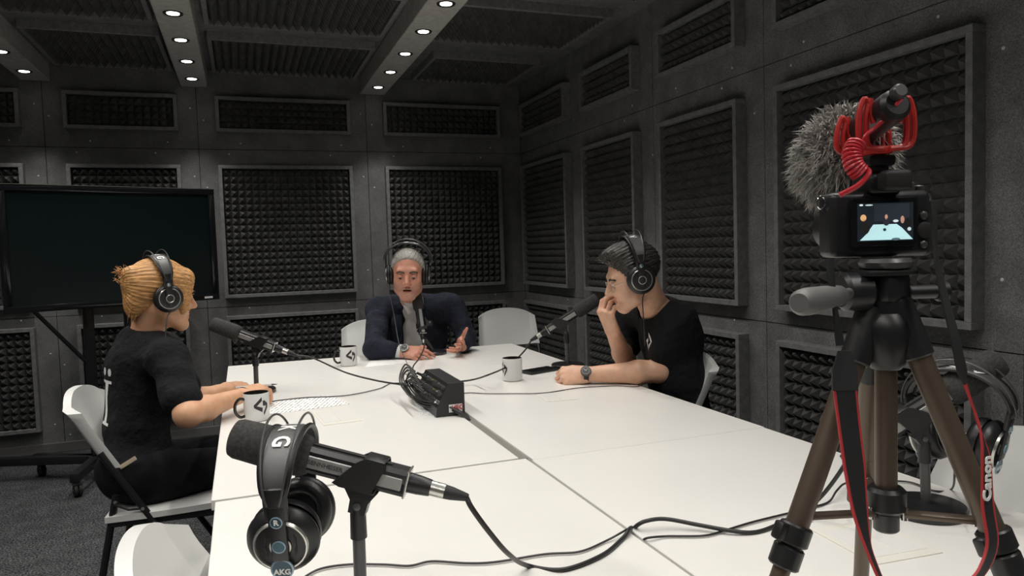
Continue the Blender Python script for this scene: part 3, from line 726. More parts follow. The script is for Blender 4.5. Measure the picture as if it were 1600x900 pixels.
    J.ell(T(Mc, (0, .075, -.02)), (.125, .065, .075), Mc, .05)
    for sh, el, f in ((shR, elR, .72), (shL, elL, .72)): J.cone(sh, sh.lerp(el, f), .062, .061, .035)
    J.cut((0, 0, 1), (0, 0, .585), .01)
    J.cone(p(0, -.03, -.09), N, .054, .060, .010, -1)
    J.disp = wrinkle(.0055, 1.0, 31); under(root, J.build('tshirt', BLACKTEE, None, .0045))
    b = MB(); b.tube([N+frame(Ft).to_3x3() @ Vector((.068*math.cos(a), .062*math.sin(a), -.002-.020*math.sin(a))) for a in [2*PI*i/24 for i in range(24)]], .008, 8, closed=True); under(root, b.build('collar', BLACKTEE, None))
    L = SDF(); kL, kR = T(Mp, (-.11, .40, 0)), T(Mp, (.11, .40, 0)); kL.z = kR.z = .55; aL, aR = T(Mp, (-.11, .38, 0)), T(Mp, (.11, .34, 0)); aL.z = aR.z = .09
    legs(L, Mp, kL, kR, aL, aR, .004); L.ell(T(Mp, (0, -.01, .01)), (.178, .135, .12), Mp, .04); L.disp = wrinkle(.004, 1.3, 41); under(root, L.build('trousers', JEANS, None, .006))
    for a in (aL, aR): under(root, shoe((.97, .24, 0), a, 'shoe', None))
    return dict(root=root, Mh=Mh, sc=sc, wrR=wrR, elR=elR, N=N, Mc=Mc, MhR=MhR, Ft=Ft, Mp=Mp)
WOM = woman()

# ------------------------------------------------------------------ folding chairs
def chair_proto():
    root = empty('folding_chair')
    def back(u, v, face):
        s = u*2-1; hw = .212-.010*v; x = s*hw
        z = .610+.255*v-.055*v*abs(s)**2.6+.012*(1-v)*s*s
        y = -.158-.115*v-.030*(1-s*s)
        roll = max(0, (abs(s)-.86)/.14)
        t = .006+.010*roll**.5+.006*max(0, (v-.85)/.15)
        n = (t if face else -t)
        y += n+.020*roll*roll
        if v > .93: y += 0
        return (x, y, z)
    b = MB(); nu, nv_ = 28, 10
    b.grid(lambda u, v: back(u, v, 1), nu, nv_, flip=True); o = len(b.v); b.grid(lambda u, v: back(u, v, 0), nu, nv_)
    W = nu+1
    for i in range(nu):
        b.f.append((i, i+1, o+i+1, o+i)[::-1]); t = nv_*W; b.f.append((t+i, t+i+1, o+t+i+1, o+t+i)); b.m += [0, 0]
    for j in range(nv_):
        b.f.append((j*W, (j+1)*W, o+(j+1)*W, o+j*W)[::-1]); b.f.append((j*W+nu, (j+1)*W+nu, o+(j+1)*W+nu, o+j*W+nu)); b.m += [0, 0]
    b.build('backrest', WPLAS, root, 60)
    b = MB(); prof = []
    def seat(u, v, top):
        s = u*2-1; x = s*(.205+.012*math.sin(PI*v)); y = -.185+.40*v
        rr = max(abs(s), abs(v*2-1)); z = .452+.012*v-.010*(1-s*s)*math.sin(PI*min(1, v*1.2))
        return (x, y, z+(.014 if top and rr < .93 else .006 if top else -.014))
    b.grid(lambda u, v: seat(u, v, 1), 16, 16); o = len(b.v); b.grid(lambda u, v: seat(u, v, 0), 16, 16, flip=True); W = 17
    for i in range(16):
        for (p, q) in ((i, i+1), (16*W+i+1, 16*W+i), ((i+1)*W, i*W), (i*W+16, (i+1)*W+16)): b.f.append((q, p, o+p, o+q)); b.m.append(0)
    b.build('seat', WPLAS, root, 60)
    for s in (-1, 1):
        x = s*.208
        b = MB(); b.tube(smooth_path([(x, -.185, .675), (x, -.140, .60), (x, .045, .29), (x, .212, .012)], 5), .0115, 8); lg = b.build('leg', BMETAL, root)
        b = MB(); b.cyl((x, .203, .03), (x, .220, .0), .014, 10); b.build('foot_cap', RUBBER, lg)
        x2 = s*.190
        b = MB(); b.tube([(x2, -.150, .525), (x2, -.205, .26), (x2, -.265, .012)], .0115, 8); lg = b.build('leg', BMETAL, root)
        b = MB(); b.cyl((x2, -.260, .03), (x2, -.269, .0), .014, 10); b.build('foot_cap', RUBBER, lg)
        b = MB(); b.box((s*.196, .01, .432), (.014, .36, .024), bev=.003, seg=1); b.build('seat_rail', BMETAL, root)
        b = MB(); b.tube([(s*.212, -.152, .500), (s*.214, -.11, .478), (s*.214, -.065, .478)], .004, 6); b.build('bracket', BMETAL, root)
        for q in ((s*.218, -.066, .478), (s*.202, -.150, .505), (s*.218, -.035, .425)):
            b = MB(); b.cyl(q, (q[0]+s*.004, q[1], q[2]), .006, 8); b.build('rivet', CHROME, root)
    b = MB(); b.tube([(-.208, .127, .155), (.208, .127, .155)], .009, 8); b.build('crossbar', BMETAL, root)
    b = MB(); b.tube([(-.190, -.235, .12), (.190, -.235, .12)], .009, 8); b.build('crossbar', BMETAL, root)
    return root
CH = chair_proto(); chair_used = [False]
def place_chair(x, y, deg, label):
    r = CH if not chair_used[0] else copy_tree(CH); chair_used[0] = True
    r.matrix_world = trl(x, y, 0) @ rot('Z', deg); tag(r, label, 'chair', 'white folding chairs round the tables'); return r
place_chair(-.27, 2.88, -94, 'white folding chair with black legs under the person writing')
place_chair(.75, 4.45, 176, 'white folding chair under the person in the navy blazer')
place_chair(1.70, 4.66, 168, 'empty white folding chair by the far corner of the table')
place_chair(1.40, 2.52, 90, 'white folding chair under the person with a hand at the mouth')
place_chair(.112, 1.265, -90, 'empty white folding chair pushed under the table below the hanging headphones')
place_chair(1.35, 1.08, 90, 'empty white folding chair pushed under the table behind the tripod')

# ------------------------------------------------------------------ big screen on wheels
def big_screen():
    d_r, d_l = 4.72, 3.96
    TR = pd(333, 297, d_r); BR = pd(341, 468, d_r); TL = pd(-2, 286, d_l); BL = pd(0, 491, d_l)
    c = (TR+BR+TL+BL)/4; X = ((TR+BR)-(TL+BL)); X.z = 0; W = X.length/2; X.normalize(); H = ((TR-BR).length+(TL-BL).length)/2
    Y = Vector((-X.y, X.x, 0))     # away from the viewer
    M = Matrix(((X.x, Y.x, 0, c.x), (X.y, Y.y, 0, c.y), (0, 0, 1, 0), (0, 0, 0, 1))); zc = c.z
    root = empty('display_screen', M=M); tag(root, 'large black flat display on a wheeled floor stand', 'display')
    b = MB(); b.box((0, .045, zc), (W-.03, .05, H-.03), bev=.01); b.build('back_housing', BPLAS, root)
    fr = .038
    b = MB()
    for s in (-1, 1): b.box((0, 0, zc+s*(H/2-fr/2)), (W, .045, fr), bev=.004); b.box((s*(W/2-fr/2), 0, zc), (fr, .045, H-2*fr), bev=.004)
    bz = b.build('bezel', BGLOSS, root)
    b = MB(); b.box((0, -.0225, zc+H/2-.002), (W-.01, .003, .003)); b.build('edge_highlight_strip', SILVER, bz)
    b = MB(); b.box((0, -.006, zc), (W-2*fr+.004, .006, H-2*fr+.004)); b.build('panel_glass', GLASSLENS, root, 0)
    b = MB(); b.box((W/2-.07, -.0235, zc-H/2+.018), (.05, .002, .012)); b.build('maker_label', WPRINT, bz, 0)
    px0, px1 = -.155, .065
    for x in (px0, px1): b = MB(); b.box((x, .10, (zc+.1+.10)/2), (.055, .04, zc), bev=.004); b.build('post', BMETAL, root)
    for cc, ss in ((((px0+px1)/2, .09, zc-.05), (.5, .03, .10)), (((px0+px1)/2, .10, zc-H/2-.02), (px1-px0, .03, .05)), (((px0+px1)/2, .10, .40), (px1-px0, .03, .05))):
        b = MB(); b.box(cc, ss); b.build('cross_plate', BMETAL, root)
    b = MB(); b.tube([(-.44, .02, zc-H/2+.01), (px0-.02, .09, zc-H/2-.33)], .012, 6); b.build('strut', BMETAL, root)
    Mi = M.inverted(); hub = Vector(((px0+px1)/2, .10, .115))
    for n_, (u, v) in enumerate(((122, 776), (66, 744), (-30, 752), (250, 742))):
        w_ = Mi @ pz(u, v, 0); w_.z = 0; top = Vector((w_.x, w_.y, .115)); h0 = Vector((px0 if n_ != 3 else px1, .10, .115)); dd = (top-h0).normalized(); Lb = (top-h0).length+.04
        b = MB(); b.box((0, 0, Lb/2), (.05, .05, Lb), M=zframe(h0, top, hint=(0, 0, 1)), bev=.006); b.build('base_arm', BMETAL, root)
        w = MB(); w.lathe([(.020, -.022), (.035, -.018), (.038, -.006), (.030, 0), (.038, .006), (.035, .018), (.020, .022)], 18, trl(w_.x, w_.y, .038) @ rot('Y', 90)); cw = w.build('caster_wheel', RUBBER, root)
        w = MB(); w.box((w_.x, w_.y, .080), (.05, .05, .022), bev=.004); w.cyl((w_.x-.025, w_.y, .038), (w_.x+.025, w_.y, .038), .009, 10); w.build('caster_fork', GREYMETAL, cw)
    b = MB(); b.box(((px0+px1)/2, .10, .115), (px1-px0+.10, .07, .05), bev=.006); b.build('base_bar', BMETAL, root)
big_screen()

# ------------------------------------------------------------------ headphones
def arc_pts(a, bz, z0, n=24, y=0.0, t0=0.0): return [(a*math.cos(t), y, z0+bz*math.sin(t)) for t in [t0+(PI-2*t0)*i/n for i in range(n+1)]]
def headphones_proto(w, tilt, strap_top=.150, hang=False, thin=1.0):
    root = empty('headphones')
    for s in (1, -1):
        C = trl(s*w, 0, 0) @ rot('Y', s*tilt) @ (rot('Y', 90) if s > 0 else rot('Y', -90)) @ Matrix.Diagonal((1, 1, thin, 1))   # local z = outward
        e = MB(); e.lathe([(.0, .014), (.044, .014), (.0500, .022), (.0515, .027), (.0495, .033), (.043, .040), (.038, .043), (.036, .0435), (0, .0435)], 40, C); cup = e.build('ear_cup', BPLAS, root, 50)
        e = MB(); e.lathe([(.026, .014), (.026, .004), (.032, -.006), (.040, -.007), (.047, -.001), (.050, .008), (.0485, .014)], 40, C, caps=False); e.build('ear_cushion', PADLEATHER, root, 60)
        e = MB(); e.lathe([(.0345, .0435), (.0352, .0468), (.0372, .0468), (.0388, .042)], 40, C, caps=False); e.build('ring', SILVER, cup, 60)
        e = MB()
        for k in range(8):
            a = 2*PI*(k+.5)/8
            for q in (-.003, 0, .003): e.box((.022*math.cos(a)-q*math.sin(a), .022*math.sin(a)+q*math.cos(a), .0438), (.010, .0016, .0012), M=C)
        e.build('vent_slots', RUBBER, cup, 0)
        e = MB(); e.lathe([(.0130, .0435), (.0150, .0455), (.0150, .0465), (.0125, .0465)], 24, C, caps=False); e.build('inner_ring', SILVER, cup)
        # yoke: plate that hangs from the strap across the cup; direction "up" is local -x for the right cup
        up = -1 if s > 0 else 1
        Y_ = MB(); Y_.box((up*.022, 0, .049), (.084, .024, .006), bev=.0028, M=C); Y_.box((up*.066, 0, .0465), (.050, .034, .008), bev=.0035, M=C); Y_.box((-up*.012, 0, .0465), (.030, .009, .004), bev=.0018, M=C)
        yk = Y_.build('yoke', BPLAS, root)
        if not hang:
            e = MB(); e.lathe([(.0120, .0530), (.0128, .0545), (.0142, .0545), (.0150, .0530)], 24, C, caps=False); e.build('center_ring', SILVER, yk)
        for d_, r_, m_ in ((.042, .0085, BADGE), (.004, .0092, BADGE2), (-.034, .0155, BADGE)) if hang else ((.050, .0065, BADGE),):
            q = MB(); q.lathe([(0, .0), (r_, 0), (r_, .0016), (0, .0016)], 28, C @ trl(up*d_, 0, .0515 if d_ > -.02 else .048)); bd = q.build('badge', m_, yk, 40)
            q = MB(); q.lathe([(r_*.86, .0016), (r_*.9, .0026), (r_*1.02, .0022), (r_*1.04, 0)], 28, C @ trl(up*d_, 0, .0515 if d_ > -.02 else .048), caps=False); q.build('badge_rim', BADGERIM, bd, 60)
            tm = C @ trl(up*d_, 0, (.0535 if d_ > -.02 else .050)) @ rot('Z', 90 if s > 0 else -90)
            if d_ > .02: text_obj('badge_letter', 'R' if s > 0 else 'L', .0115, tm, WPRINT, bd, True)
            elif d_ < 0: text_obj('badge_letter', 'AKG', .0115, tm @ trl(0, -.004, 0), WPRINT, bd, True)
    # leather strap and the two steel bows
    tr = math.radians(tilt); z0 = .078*math.cos(tr)-.0465*thin*math.sin(tr); a0 = w+.0475*thin*math.cos(tr)+.078*math.sin(tr)
    sp = arc_pts(a0, strap_top-z0, z0, 28, t0=.0)
    b = MB(); wd = [.026+.024*math.sin(PI*i/28)**.6 for i in range(29)]; b.ribbon(sp, (0, 1, 0), wd, .004); st = b.build('headband_strap', LEATHER, root)
    b = MB()
    for s in (-1, 1): b.tube([(p[0]*1.01, s*wd[i]*.5, p[2]+.0005) for i, p in enumerate(sp)], .0042, 6)
    b.build('strap_piping', PADLEATHER, st)
    for s in (-1, 1):
        b = MB(); b.tube([(p[0], s*(.008+.016*math.sin(PI*i/30)**.7), p[2]) for i, p in enumerate(arc_pts(a0+.010, strap_top-z0+.030, z0-.01, 30))], .0018, 6); b.build('wire_bow', GREYMETAL if hang else GREYMETAL, root)
    for ch, t in (('A', 1.95), ('K', 1.50), ('G', 1.05)):
        p = Vector((a0*math.cos(t), 0, z0+(strap_top-z0)*math.sin(t))); tg = Vector((a0*math.sin(t), 0, -(strap_top-z0)*math.cos(t))).normalized()
        n = Vector((0, 1, 0)).cross(tg)*-1; n = tg.cross(Vector((0, 1, 0)))
        M = Matrix(((tg.x, 0, n.x, p.x+n.x*.0028), (tg.y, 1, n.y, p.y), (tg.z, 0, n.z, p.z+n.z*.0028), (0, 0, 0, 1)))
        text_obj('strap_letter', ch, .034, M, WPRINT, root, True)
    return root
HPW = headphones_proto(.074, 2, .155, thin=.68); hp_used = [False]
def wear(Mh, sc, lean, label, off=(0, -.004, -.006)):
    r = HPW if not hp_used[0] else copy_tree(HPW); hp_used[0] = True
    r.matrix_world = Mh @ trl(*off) @ rot('X', lean) @ Matrix.Scale(sc, 4); tag(r, label, 'headphones', 'studio headphones'); return r
wear(WOM['Mh'], .97, 12, 'black studio headphones worn by the person writing with a pen')
wear(MAN['Mh'], 1.06, 4, 'black studio headphones worn by the person in the navy blazer')
wear(TEE['Mh'], 1.06, 12, 'black studio headphones worn by the person with a hand at the mouth')

# ------------------------------------------------------------------ microphones and stands
def mic_parts(M, label, detail=True):
    root = empty('microphone', M=M); tag(root, label, 'microphone', 'studio microphones with foam windscreens')
    f = MB(); f.lathe([(0, .188), (.021, .188), (.0255, .186), (.0278, .180), (.0298, .12), (.0298, .090), (.028, .081), (.024, .075), (.017, .073), (0, .073)], 32, rot('X', -90)); f.build('windscreen', MFOAM, root, 60)
    b = MB(); prof = [(x*.80, z*.72) for x, z in ((-.017, .0), (-.0195, .010), (-.0195, .018), (-.013, .026), (.013, .026), (.0195, .018), (.0195, .010), (.017, 0), (.0195, -.010), (.0195, -.018), (.013, -.026), (-.013, -.026), (-.0195, -.018), (-.0195, -.010))]
    b.prism([(x, z) for x, z in prof], .150, trl(0, .085, 0) @ rot('X', 90)); bd = b.build('body', BPLAS, root, 20)
    for s in (-1, 1):
        p = MB(); p.box((s*.0152, .010, -.001), (.004, .140, .0175), bev=.0012, seg=1); pl = p.build('side_plate', GREYPLATE, bd, 30)
        if detail:
            text_obj('plate_lettering', 'SENNHEISER', .0090, trl(s*.0174, .048, -.001) @ rot('Z', 90*s) @ rot('X', 90), GREYMETAL, pl)
    r = MB(); r.box((0, .02, .0192), (.008, .12, .003)); r.build('top_rib', RUBBER, bd, 0)
    r = MB(); r.box((0, -.066, 0), (.033, .003, .039), bev=.001, seg=1); r.build('end_band', SILVER, bd, 0)
    c = MB(); c.lathe([(.0140, 0), (.0135, .014), (.0118, .030), (.0113, .032)], 20, trl(0, -.067, 0) @ rot('X', 90)); c.build('connector_socket', BPLAS, root)
    c = MB(); c.lathe([(.0105, 0), (.0105, .022)], 20, trl(0, -.097, 0) @ rot('X', 90)); c.build('connector_plug', SILVER, root)
    c = MB(); c.lathe([(.0098, 0), (.0092, .010), (.0055, .032), (.0045, .034)], 16, trl(0, -.119, 0) @ rot('X', 90)); c.build('cable_boot', RUBBER, root)
    return root
def mic_stand(M, base_xy, label, base_r=.075, slim=1.0):
    top = M.translation; x, y = base_xy
    root = empty('microphone_stand', (x, y, TZ)); tag(root, label, 'microphone stand', 'black round-base microphone stands')
    b = MB(); b.lathe([(base_r-.002, .0005), (base_r, .003), (base_r, .014), (base_r-.004, .018), (.018, .022), (.012, .024), (0, .024)], 40); b.build('base', BMETAL, root)
    loc = top-Vector((x, y, TZ)); foot = Vector((0, 0, .02)); neck = loc+(M.to_3x3() @ Vector((0, -.006, -.054)))
    if abs(M.col[2].z) < .6: neck = loc+Vector((0, 0, -.05))
    b = MB(); b.cyl(foot, neck+(foot-neck).normalized()*.035, .0095, 18); b.build('pole', GREYMETAL, root)
    b = MB(); b.cyl(neck+(foot-neck).normalized()*.045, neck+(neck-foot).normalized()*.004, .0125, 16, r2=.0115, bev=.001); b.build('collar', BPLAS, root)
    Ml = Matrix.Translation(-Vector((x, y, TZ))) @ M
    k = MB()
    for s in (-1, 1): k.prism([(x_*slim-(0 if slim == 1 else .035), z_) for x_, z_ in [(-.022, -.024), (.024, -.023), (.034, -.020), (.006, .016), (-.002, .0215), (-.032, .0215), (-.034, .016)]], .0035, Ml @ Matrix(((0, 0, s, s*.0165), (1, 0, 0, 0), (0, 1, 0, 0), (0, 0, 0, 1))))
    k.box((0, .0, -.0225), (.037, .052, .004), M=Ml, bev=.0015); k.box((0, -.017, .0220), (.037, .030, .003), M=Ml, bev=.0015)
    cl = k.build('clip', BPLAS, root, 30)
    k = MB(); k.prism([(-.024, 0), (.026, 0), (.012, -.018), (.011, -.036), (-.013, -.036), (-.014, -.018)], .020, Ml @ Matrix(((0, 0, 1, -.010), (1, 0, 0, -.006), (0, 1, 0, -.023), (0, 0, 0, 1)))); k.build('clip_neck', BPLAS, root, 30)
    for s in (-1, 1):
        q = MB(); q.lathe([(.0055, 0), (.0055, .002), (.0025, .003), (0, .003)], 12, Ml @ trl(s*.010, -.006, -.048) @ rot('Y', 90*s)); q.build('clip_screw', GREYMETAL, cl)
    return root
def mic_frame(clip, d, sc=1.06): return frame(d, (0, 0, 1), clip) @ Matrix.Scale(sc, 4)
def mdir(dx, dy, dz=0): return RT*dx+UP*dy+FW*dz
M1 = mic_frame(pd(566, 735, 1.08), mdir(-143, 35, 6))
M2 = mic_frame(pd(404, 533, 2.94), mdir(-80, 30, 0))
M3 = mic_frame(pd(657.5, 504, 3.85), mdir(-.030, .150, .06), .98) @ rot('Y', -85)
M4 = mic_frame(pd(876, 503, 3.32), mdir(60, 38, -5))
M5 = mic_frame(pd(1424, 648, 1.46), mdir(105, 70, -10))
for M, lab, where, sxy in ((M1, 'microphone with black foam windscreen and headphones hung over it', 'microphone stand under the hung headphones, in front of the printed sheets', None),
                 (M2, 'microphone with foam windscreen pointed at the person writing', 'microphone stand behind the mug of the person writing', None),
                 (M3, 'microphone with foam windscreen before the mouth of the person in blazer', 'microphone stand between the hands of the person in blazer', None),
                 (M4, 'microphone with foam windscreen pointed at the person in glasses', 'microphone stand beside the fist of the person in glasses', None),
                 (M5, 'microphone with foam windscreen behind the tripod legs, headphones over it', 'microphone stand with round black base behind the tripod', None)):
    mic_parts(M, lab, M is M1)
    c = M @ Vector((0, -.006, -.06)); mic_stand(M, (c.x, c.y), where, slim=.35 if M is M3 else 1.0)

# headphones hung over microphones
HPH = headphones_proto(.031, 12, .138, True)
def hang(Mm, along, xdir, label, first, dz=0.0, lean=0):
    r = HPH if first else copy_tree(HPH)
    top = Mm @ Vector((0, along, 0)); X = Vector(xdir); X.z = 0; X.normalize(); Z = Vector((0, 0, 1)); Y = Z.cross(X)
    M = Matrix(((X.x, Y.x, 0, top.x), (X.y, Y.y, 0, top.y), (0, 0, 1, top.z+.033-.136+dz), (0, 0, 0, 1))) @ rot('Y', lean)
    r.matrix_world = M; tag(r, label, 'headphones', 'studio headphones'); return r
hv1 = hang(M1, .105, -FW+RT*.05, 'black studio headphones hung over the microphone beside the printed sheets', True, lean=0)
hv5 = hang(M5, .100, RT*-.62+FW*.78, 'black studio headphones hung over the microphone behind the tripod', False, lean=0)

# ------------------------------------------------------------------ cables
def cable(pts, r, label, n=6, sub=8, m=CABLE, name='cable', group='black audio cables'):
    b = MB(); b.tube(smooth_path(pts, sub), r, n); return tag(b.build(name, m), label, 'cable', group)
def tz(u, v, h=.004): return pz(u, v, TZ+h)
def boot(M): return M @ Vector((0, -.150, 0))
box_in = tz(652, 606, .06)
cable([boot(M2), pd(490, 560, 2.92), pd(540, 582, 2.86), pd(590, 595, 2.76), tz(634, 602, .03), box_in], .0035, 'thick cable from the microphone of the person writing to the junction box', name='microphone_cable')
cable([boot(M4), pd(822, 545, 3.25), pd(806, 562, 3.18), pd(790, 574, 3.05), pd(765, 585, 2.85), tz(735, 594, .02), Vector((.67, 2.74, TZ+.035)), Vector((.635, 2.655, TZ+.05))], .0035, 'thick cable from the microphone of the person in glasses to the junction box', name='microphone_cable')
cable([boot(M3), pd(664, 532, 3.72), pd(662, 545, 3.5), pd(655, 560, 3.2), pd(645, 575, 2.95), box_in+Vector((0, .02, .01)), box_in], .003, 'cable hanging from the microphone of the person in blazer', name='microphone_cable')
cable([boot(M1), pd(738, 795, 1.07), pd(765, 832, 1.08), pd(795, 866, 1.12), tz(825, 884, .005), tz(880, 890), tz(940, 868), tz(972, 842), tz(984, 826, .008), tz(990, 824, -.03)], .0040, 'thick cable from the hung-headphone microphone, curling into the table gap', n=10, name='microphone_cable')
cable([tz(988, 830, -.03), tz(994, 822, .006), tz(1010, 814, .02), tz(1040, 811, .02), tz(1090, 820, .012), tz(1140, 829, .008), tz(1175, 832), tz(1205, 824), tz(1240, 806), tz(1262, 795, .02), tz(1290, 768, .06), tz(1320, 725, .12), boot(M5)], .0040, 'thick cable from the table gap to the microphone behind the tripod', n=10, name='microphone_cable')
cable([tz(470, 905), tz(500, 889), tz(545, 882), tz(600, 882), tz(640, 884), tz(675, 877), tz(730, 880), tz(775, 878), tz(850, 866), tz(905, 862), tz(945, 846), tz(978, 828, .01), tz(984, 824, -.02)], .0022, 'thin headphone cable wriggling across the near white table', name='headphone_cable')
cable([tz(1004, 846, -.02), tz(1010, 841, .006), tz(1040, 838), tz(1100, 837), tz(1135, 828), tz(1175, 816), tz(1215, 806), tz(1268, 793), tz(1295, 784), tz(1308, 766, .02), tz(1325, 754, .01), tz(1370, 752), tz(1420, 753), tz(1460, 767), tz(1487, 764), pd(1492, 735, 1.38), pd(1494, 705, 1.36)], .0022, 'thin headphone cable from the table gap to the headphones behind the tripod', name='headphone_cable')
hpc = WOM['Mh'] @ Vector((.10, .0, -.055))
cable([hpc, pd(261, 498, 2.50), pd(258, 530, 2.47)], .0022, 'short cable below the headphones of the person writing', name='headphone_cable')
hpt = TEE['Mh'] @ Vector((-.10, .0, -.055))
cable([hpt, pd(1004, 470, 2.70), pd(1006, 505, 2.68), pd(1008, 540, 2.70)], .0022, 'cable hanging down the black t-shirt of the person in glasses', name='headphone_cable')
hpm = MAN['Mh'] @ Vector((.11, .0, -.055))
cable([hpm, pd(612, 475, 3.80), pd(617, 500, 3.78), pd(622, 530, 3.68), pd(628, 550, 3.55), tz(636, 568, .01), tz(637, 580, .02), box_in], .0018, 'thin headphone cable hanging in front of the navy blazer', m=mat('grey_cable', (.10, .10, .10), .5), name='headphone_cable')
cable([tz(420, 628), tz(440, 625), tz(480, 621), tz(540, 618), tz(590, 608), tz(612, 599), tz(640, 600, .02), box_in], .0020, 'thin cable from beside the mug to the junction box', name='headphone_cable')
cable([Vector((.672, 2.60, TZ+.02)), Vector((.69, 2.61, TZ+.012)), tz(730, 614), tz(760, 615), tz(800, 615), tz(850, 614), tz(905, 606), tz(960, 603), tz(990, 604), tz(1004, 602)], .0018, 'thin reddish-black cable running under the arm of the person in glasses', m=mat('dark_red_cable', (.04, .022, .024), .5), name='headphone_cable')
b_h1 = hv1.matrix_world @ Vector((.062, 0, -.055)); cable([b_h1, b_h1+Vector((-.004, -.006, -.03)), b_h1+Vector((-.01, -.012, -.09)), tz(440, 925, .004), tz(470, 908, .003)], .0028, 'cable leaving the cup of the hung headphones', name='headphone_cable')

# ------------------------------------------------------------------ junction box
def junction_box():
    y0, y1 = 2.335, 2.66; x0 = .575
    root = empty('junction_box', (x0, y0, TZ)); tag(root, 'black sloped audio junction box bristling with plugs, red lettering on its end', 'junction box')
    prof = [(0, 0), (.100, 0), (.100, .108), (.046, .108), (.004, .03)]
    b = MB(); b.prism([(x, z) for x, z in prof], y1-y0, Matrix(((1, 0, 0, 0), (0, 0, 1, 0), (0, 1, 0, 0.0008), (0, 0, 0, 1)))); bd = b.build('housing', BPLAS, root, 0)
    b = MB(); b.box((.068, -.0008, .026), (.046, .0016, .026)); lb = b.build('end_label', WPRINT, root, 0)
    text_obj('label_lettering', 'idEC', .021, trl(.074, -.0018, .028) @ rot('X', 90), RPRINT, lb, True)
    n = Vector((-.078, 0, .042)).normalized()
    for i in range(8):
        for j in range(3):
            t = .22+.28*j; c = Vector((.004+.042*t, .025+i*.038, .03+.078*t))
            m = CHROME if (i*3+j) % 4 == 0 else mat('brass', (.5, .38, .14), .3, metal=.9) if (i*3+j) % 7 == 0 else GREYMETAL
            q = MB(); q.cyl(c, c+n*.012, .0075, 10); k = q.build('socket', m, root)
            if j == 1 or (i+j) % 2 == 0:
                q = MB(); q.cyl(c+n*.012, c+n*.045, .006, 8, r2=.004); q.build('plug', RUBBER, k)
junction_box()
for i in range(9):
    y = 2.38+i*.030; t = .3+.06*(i % 9); c = Vector((.575+.004+.042*t, y, TZ+.03+.078*t)); n = Vector((-.87, 0, .48))
    p1 = c+n*.045; p2 = c+n*.068+Vector((0, .03+.006*i, .004)); p3 = Vector((.552-.004*i, 2.60+.012*(i % 5), TZ+.085-.008*(i % 6)))
    p4_ = Vector((.560-.003*(i % 4), 2.48-.01*(i % 3), TZ+.050-.004*i)); p5 = Vector((.604+.004*(i % 5), 2.36+.004*i, TZ+.040-.002*i)); p6 = Vector((.655+.003*(i % 5), 2.305-.004*(i % 3), TZ+.012-.001*i)); p7 = Vector((.672, 2.27, TZ-.004))
    cable([p1, p2, p3, p4_, p5, p6, p7], .0032, 'one of the black patch cables looped around the junction box', name='patch_cable', group='patch cables at the junction box')

# ------------------------------------------------------------------ mugs
def mug_proto():
    root = empty('mug')
    b = MB(); b.lathe([(.0, 0), (.036, 0), (.0405, .003), (.0415, .008), (.0415, .093), (.0405, .0945)], 40, caps=False); bd = b.build('cup', CERAM, root, 50)
    b = MB(); b.lathe([(.0405, .0945), (.0385, .0945), (.0375, .092), (.0375, .010), (0, .008)], 40, caps=False); b.build('inside', CERAMB, root, 50)
    b = MB(); b.tube(smooth_path([(-.040, 0, .076), (-.056, 0, .080), (-.070, 0, .066), (-.073, 0, .048), (-.068, 0, .030), (-.055, 0, .018), (-.040, 0, .020)], 5), .0052, 10); b.build('handle', CERAMB, root)
    b = MB(); S_ = .0415*2/475.; cx, cz = 790., 580.
    def wrap(q):
        def fn(u, v):
            p0 = Vector(q[0]).lerp(Vector(q[1]), u); p1 = Vector(q[3]).lerp(Vector(q[2]), u); p = p0.lerp(p1, v)
            a = (p.x-cx)*S_/.0415*1.08; z = .049-(p.y-cz)*.095/520
            return (.0419*math.sin(a), -.0419*math.cos(a), z)
        return fn
    for q in ([(802, 392), (660, 535), (712, 552), (805, 462)], [(660, 535), (668, 585), (735, 595), (712, 552)], [(664, 580), (806, 672), (814, 590), (716, 552)],
              [(818, 468), (850, 458), (876, 560), (820, 556)], [(850, 458), (922, 530), (916, 600), (880, 565)], [(918, 590), (833, 738), (830, 676), (884, 572)]):
        b.grid(wrap(q), 6, 4); b.grid(wrap(q), 6, 4, flip=True)
    b.build('logo', BPRINT, bd, 0); return root
MUG = mug_proto()
for i, (u, v, yaw, lab) in enumerate(((402, 656, 21, 'white mug with black handle and bracket logo beside the writing hand'), (545, 571, 18, 'white mug with bracket logo beside the sleeve of the person in blazer'), (801, 594, -64, 'white mug with bracket logo beside the phone and the fist'))):
    r = MUG if i == 0 else copy_tree(MUG); p = tz(u, v, 0); d = math.degrees(math.atan2(-p.x, p.y)); r.matrix_world = trl(p.x, p.y, TZ) @ rot('Z', d+yaw); tag(r, lab, 'mug', 'white mugs on the table')

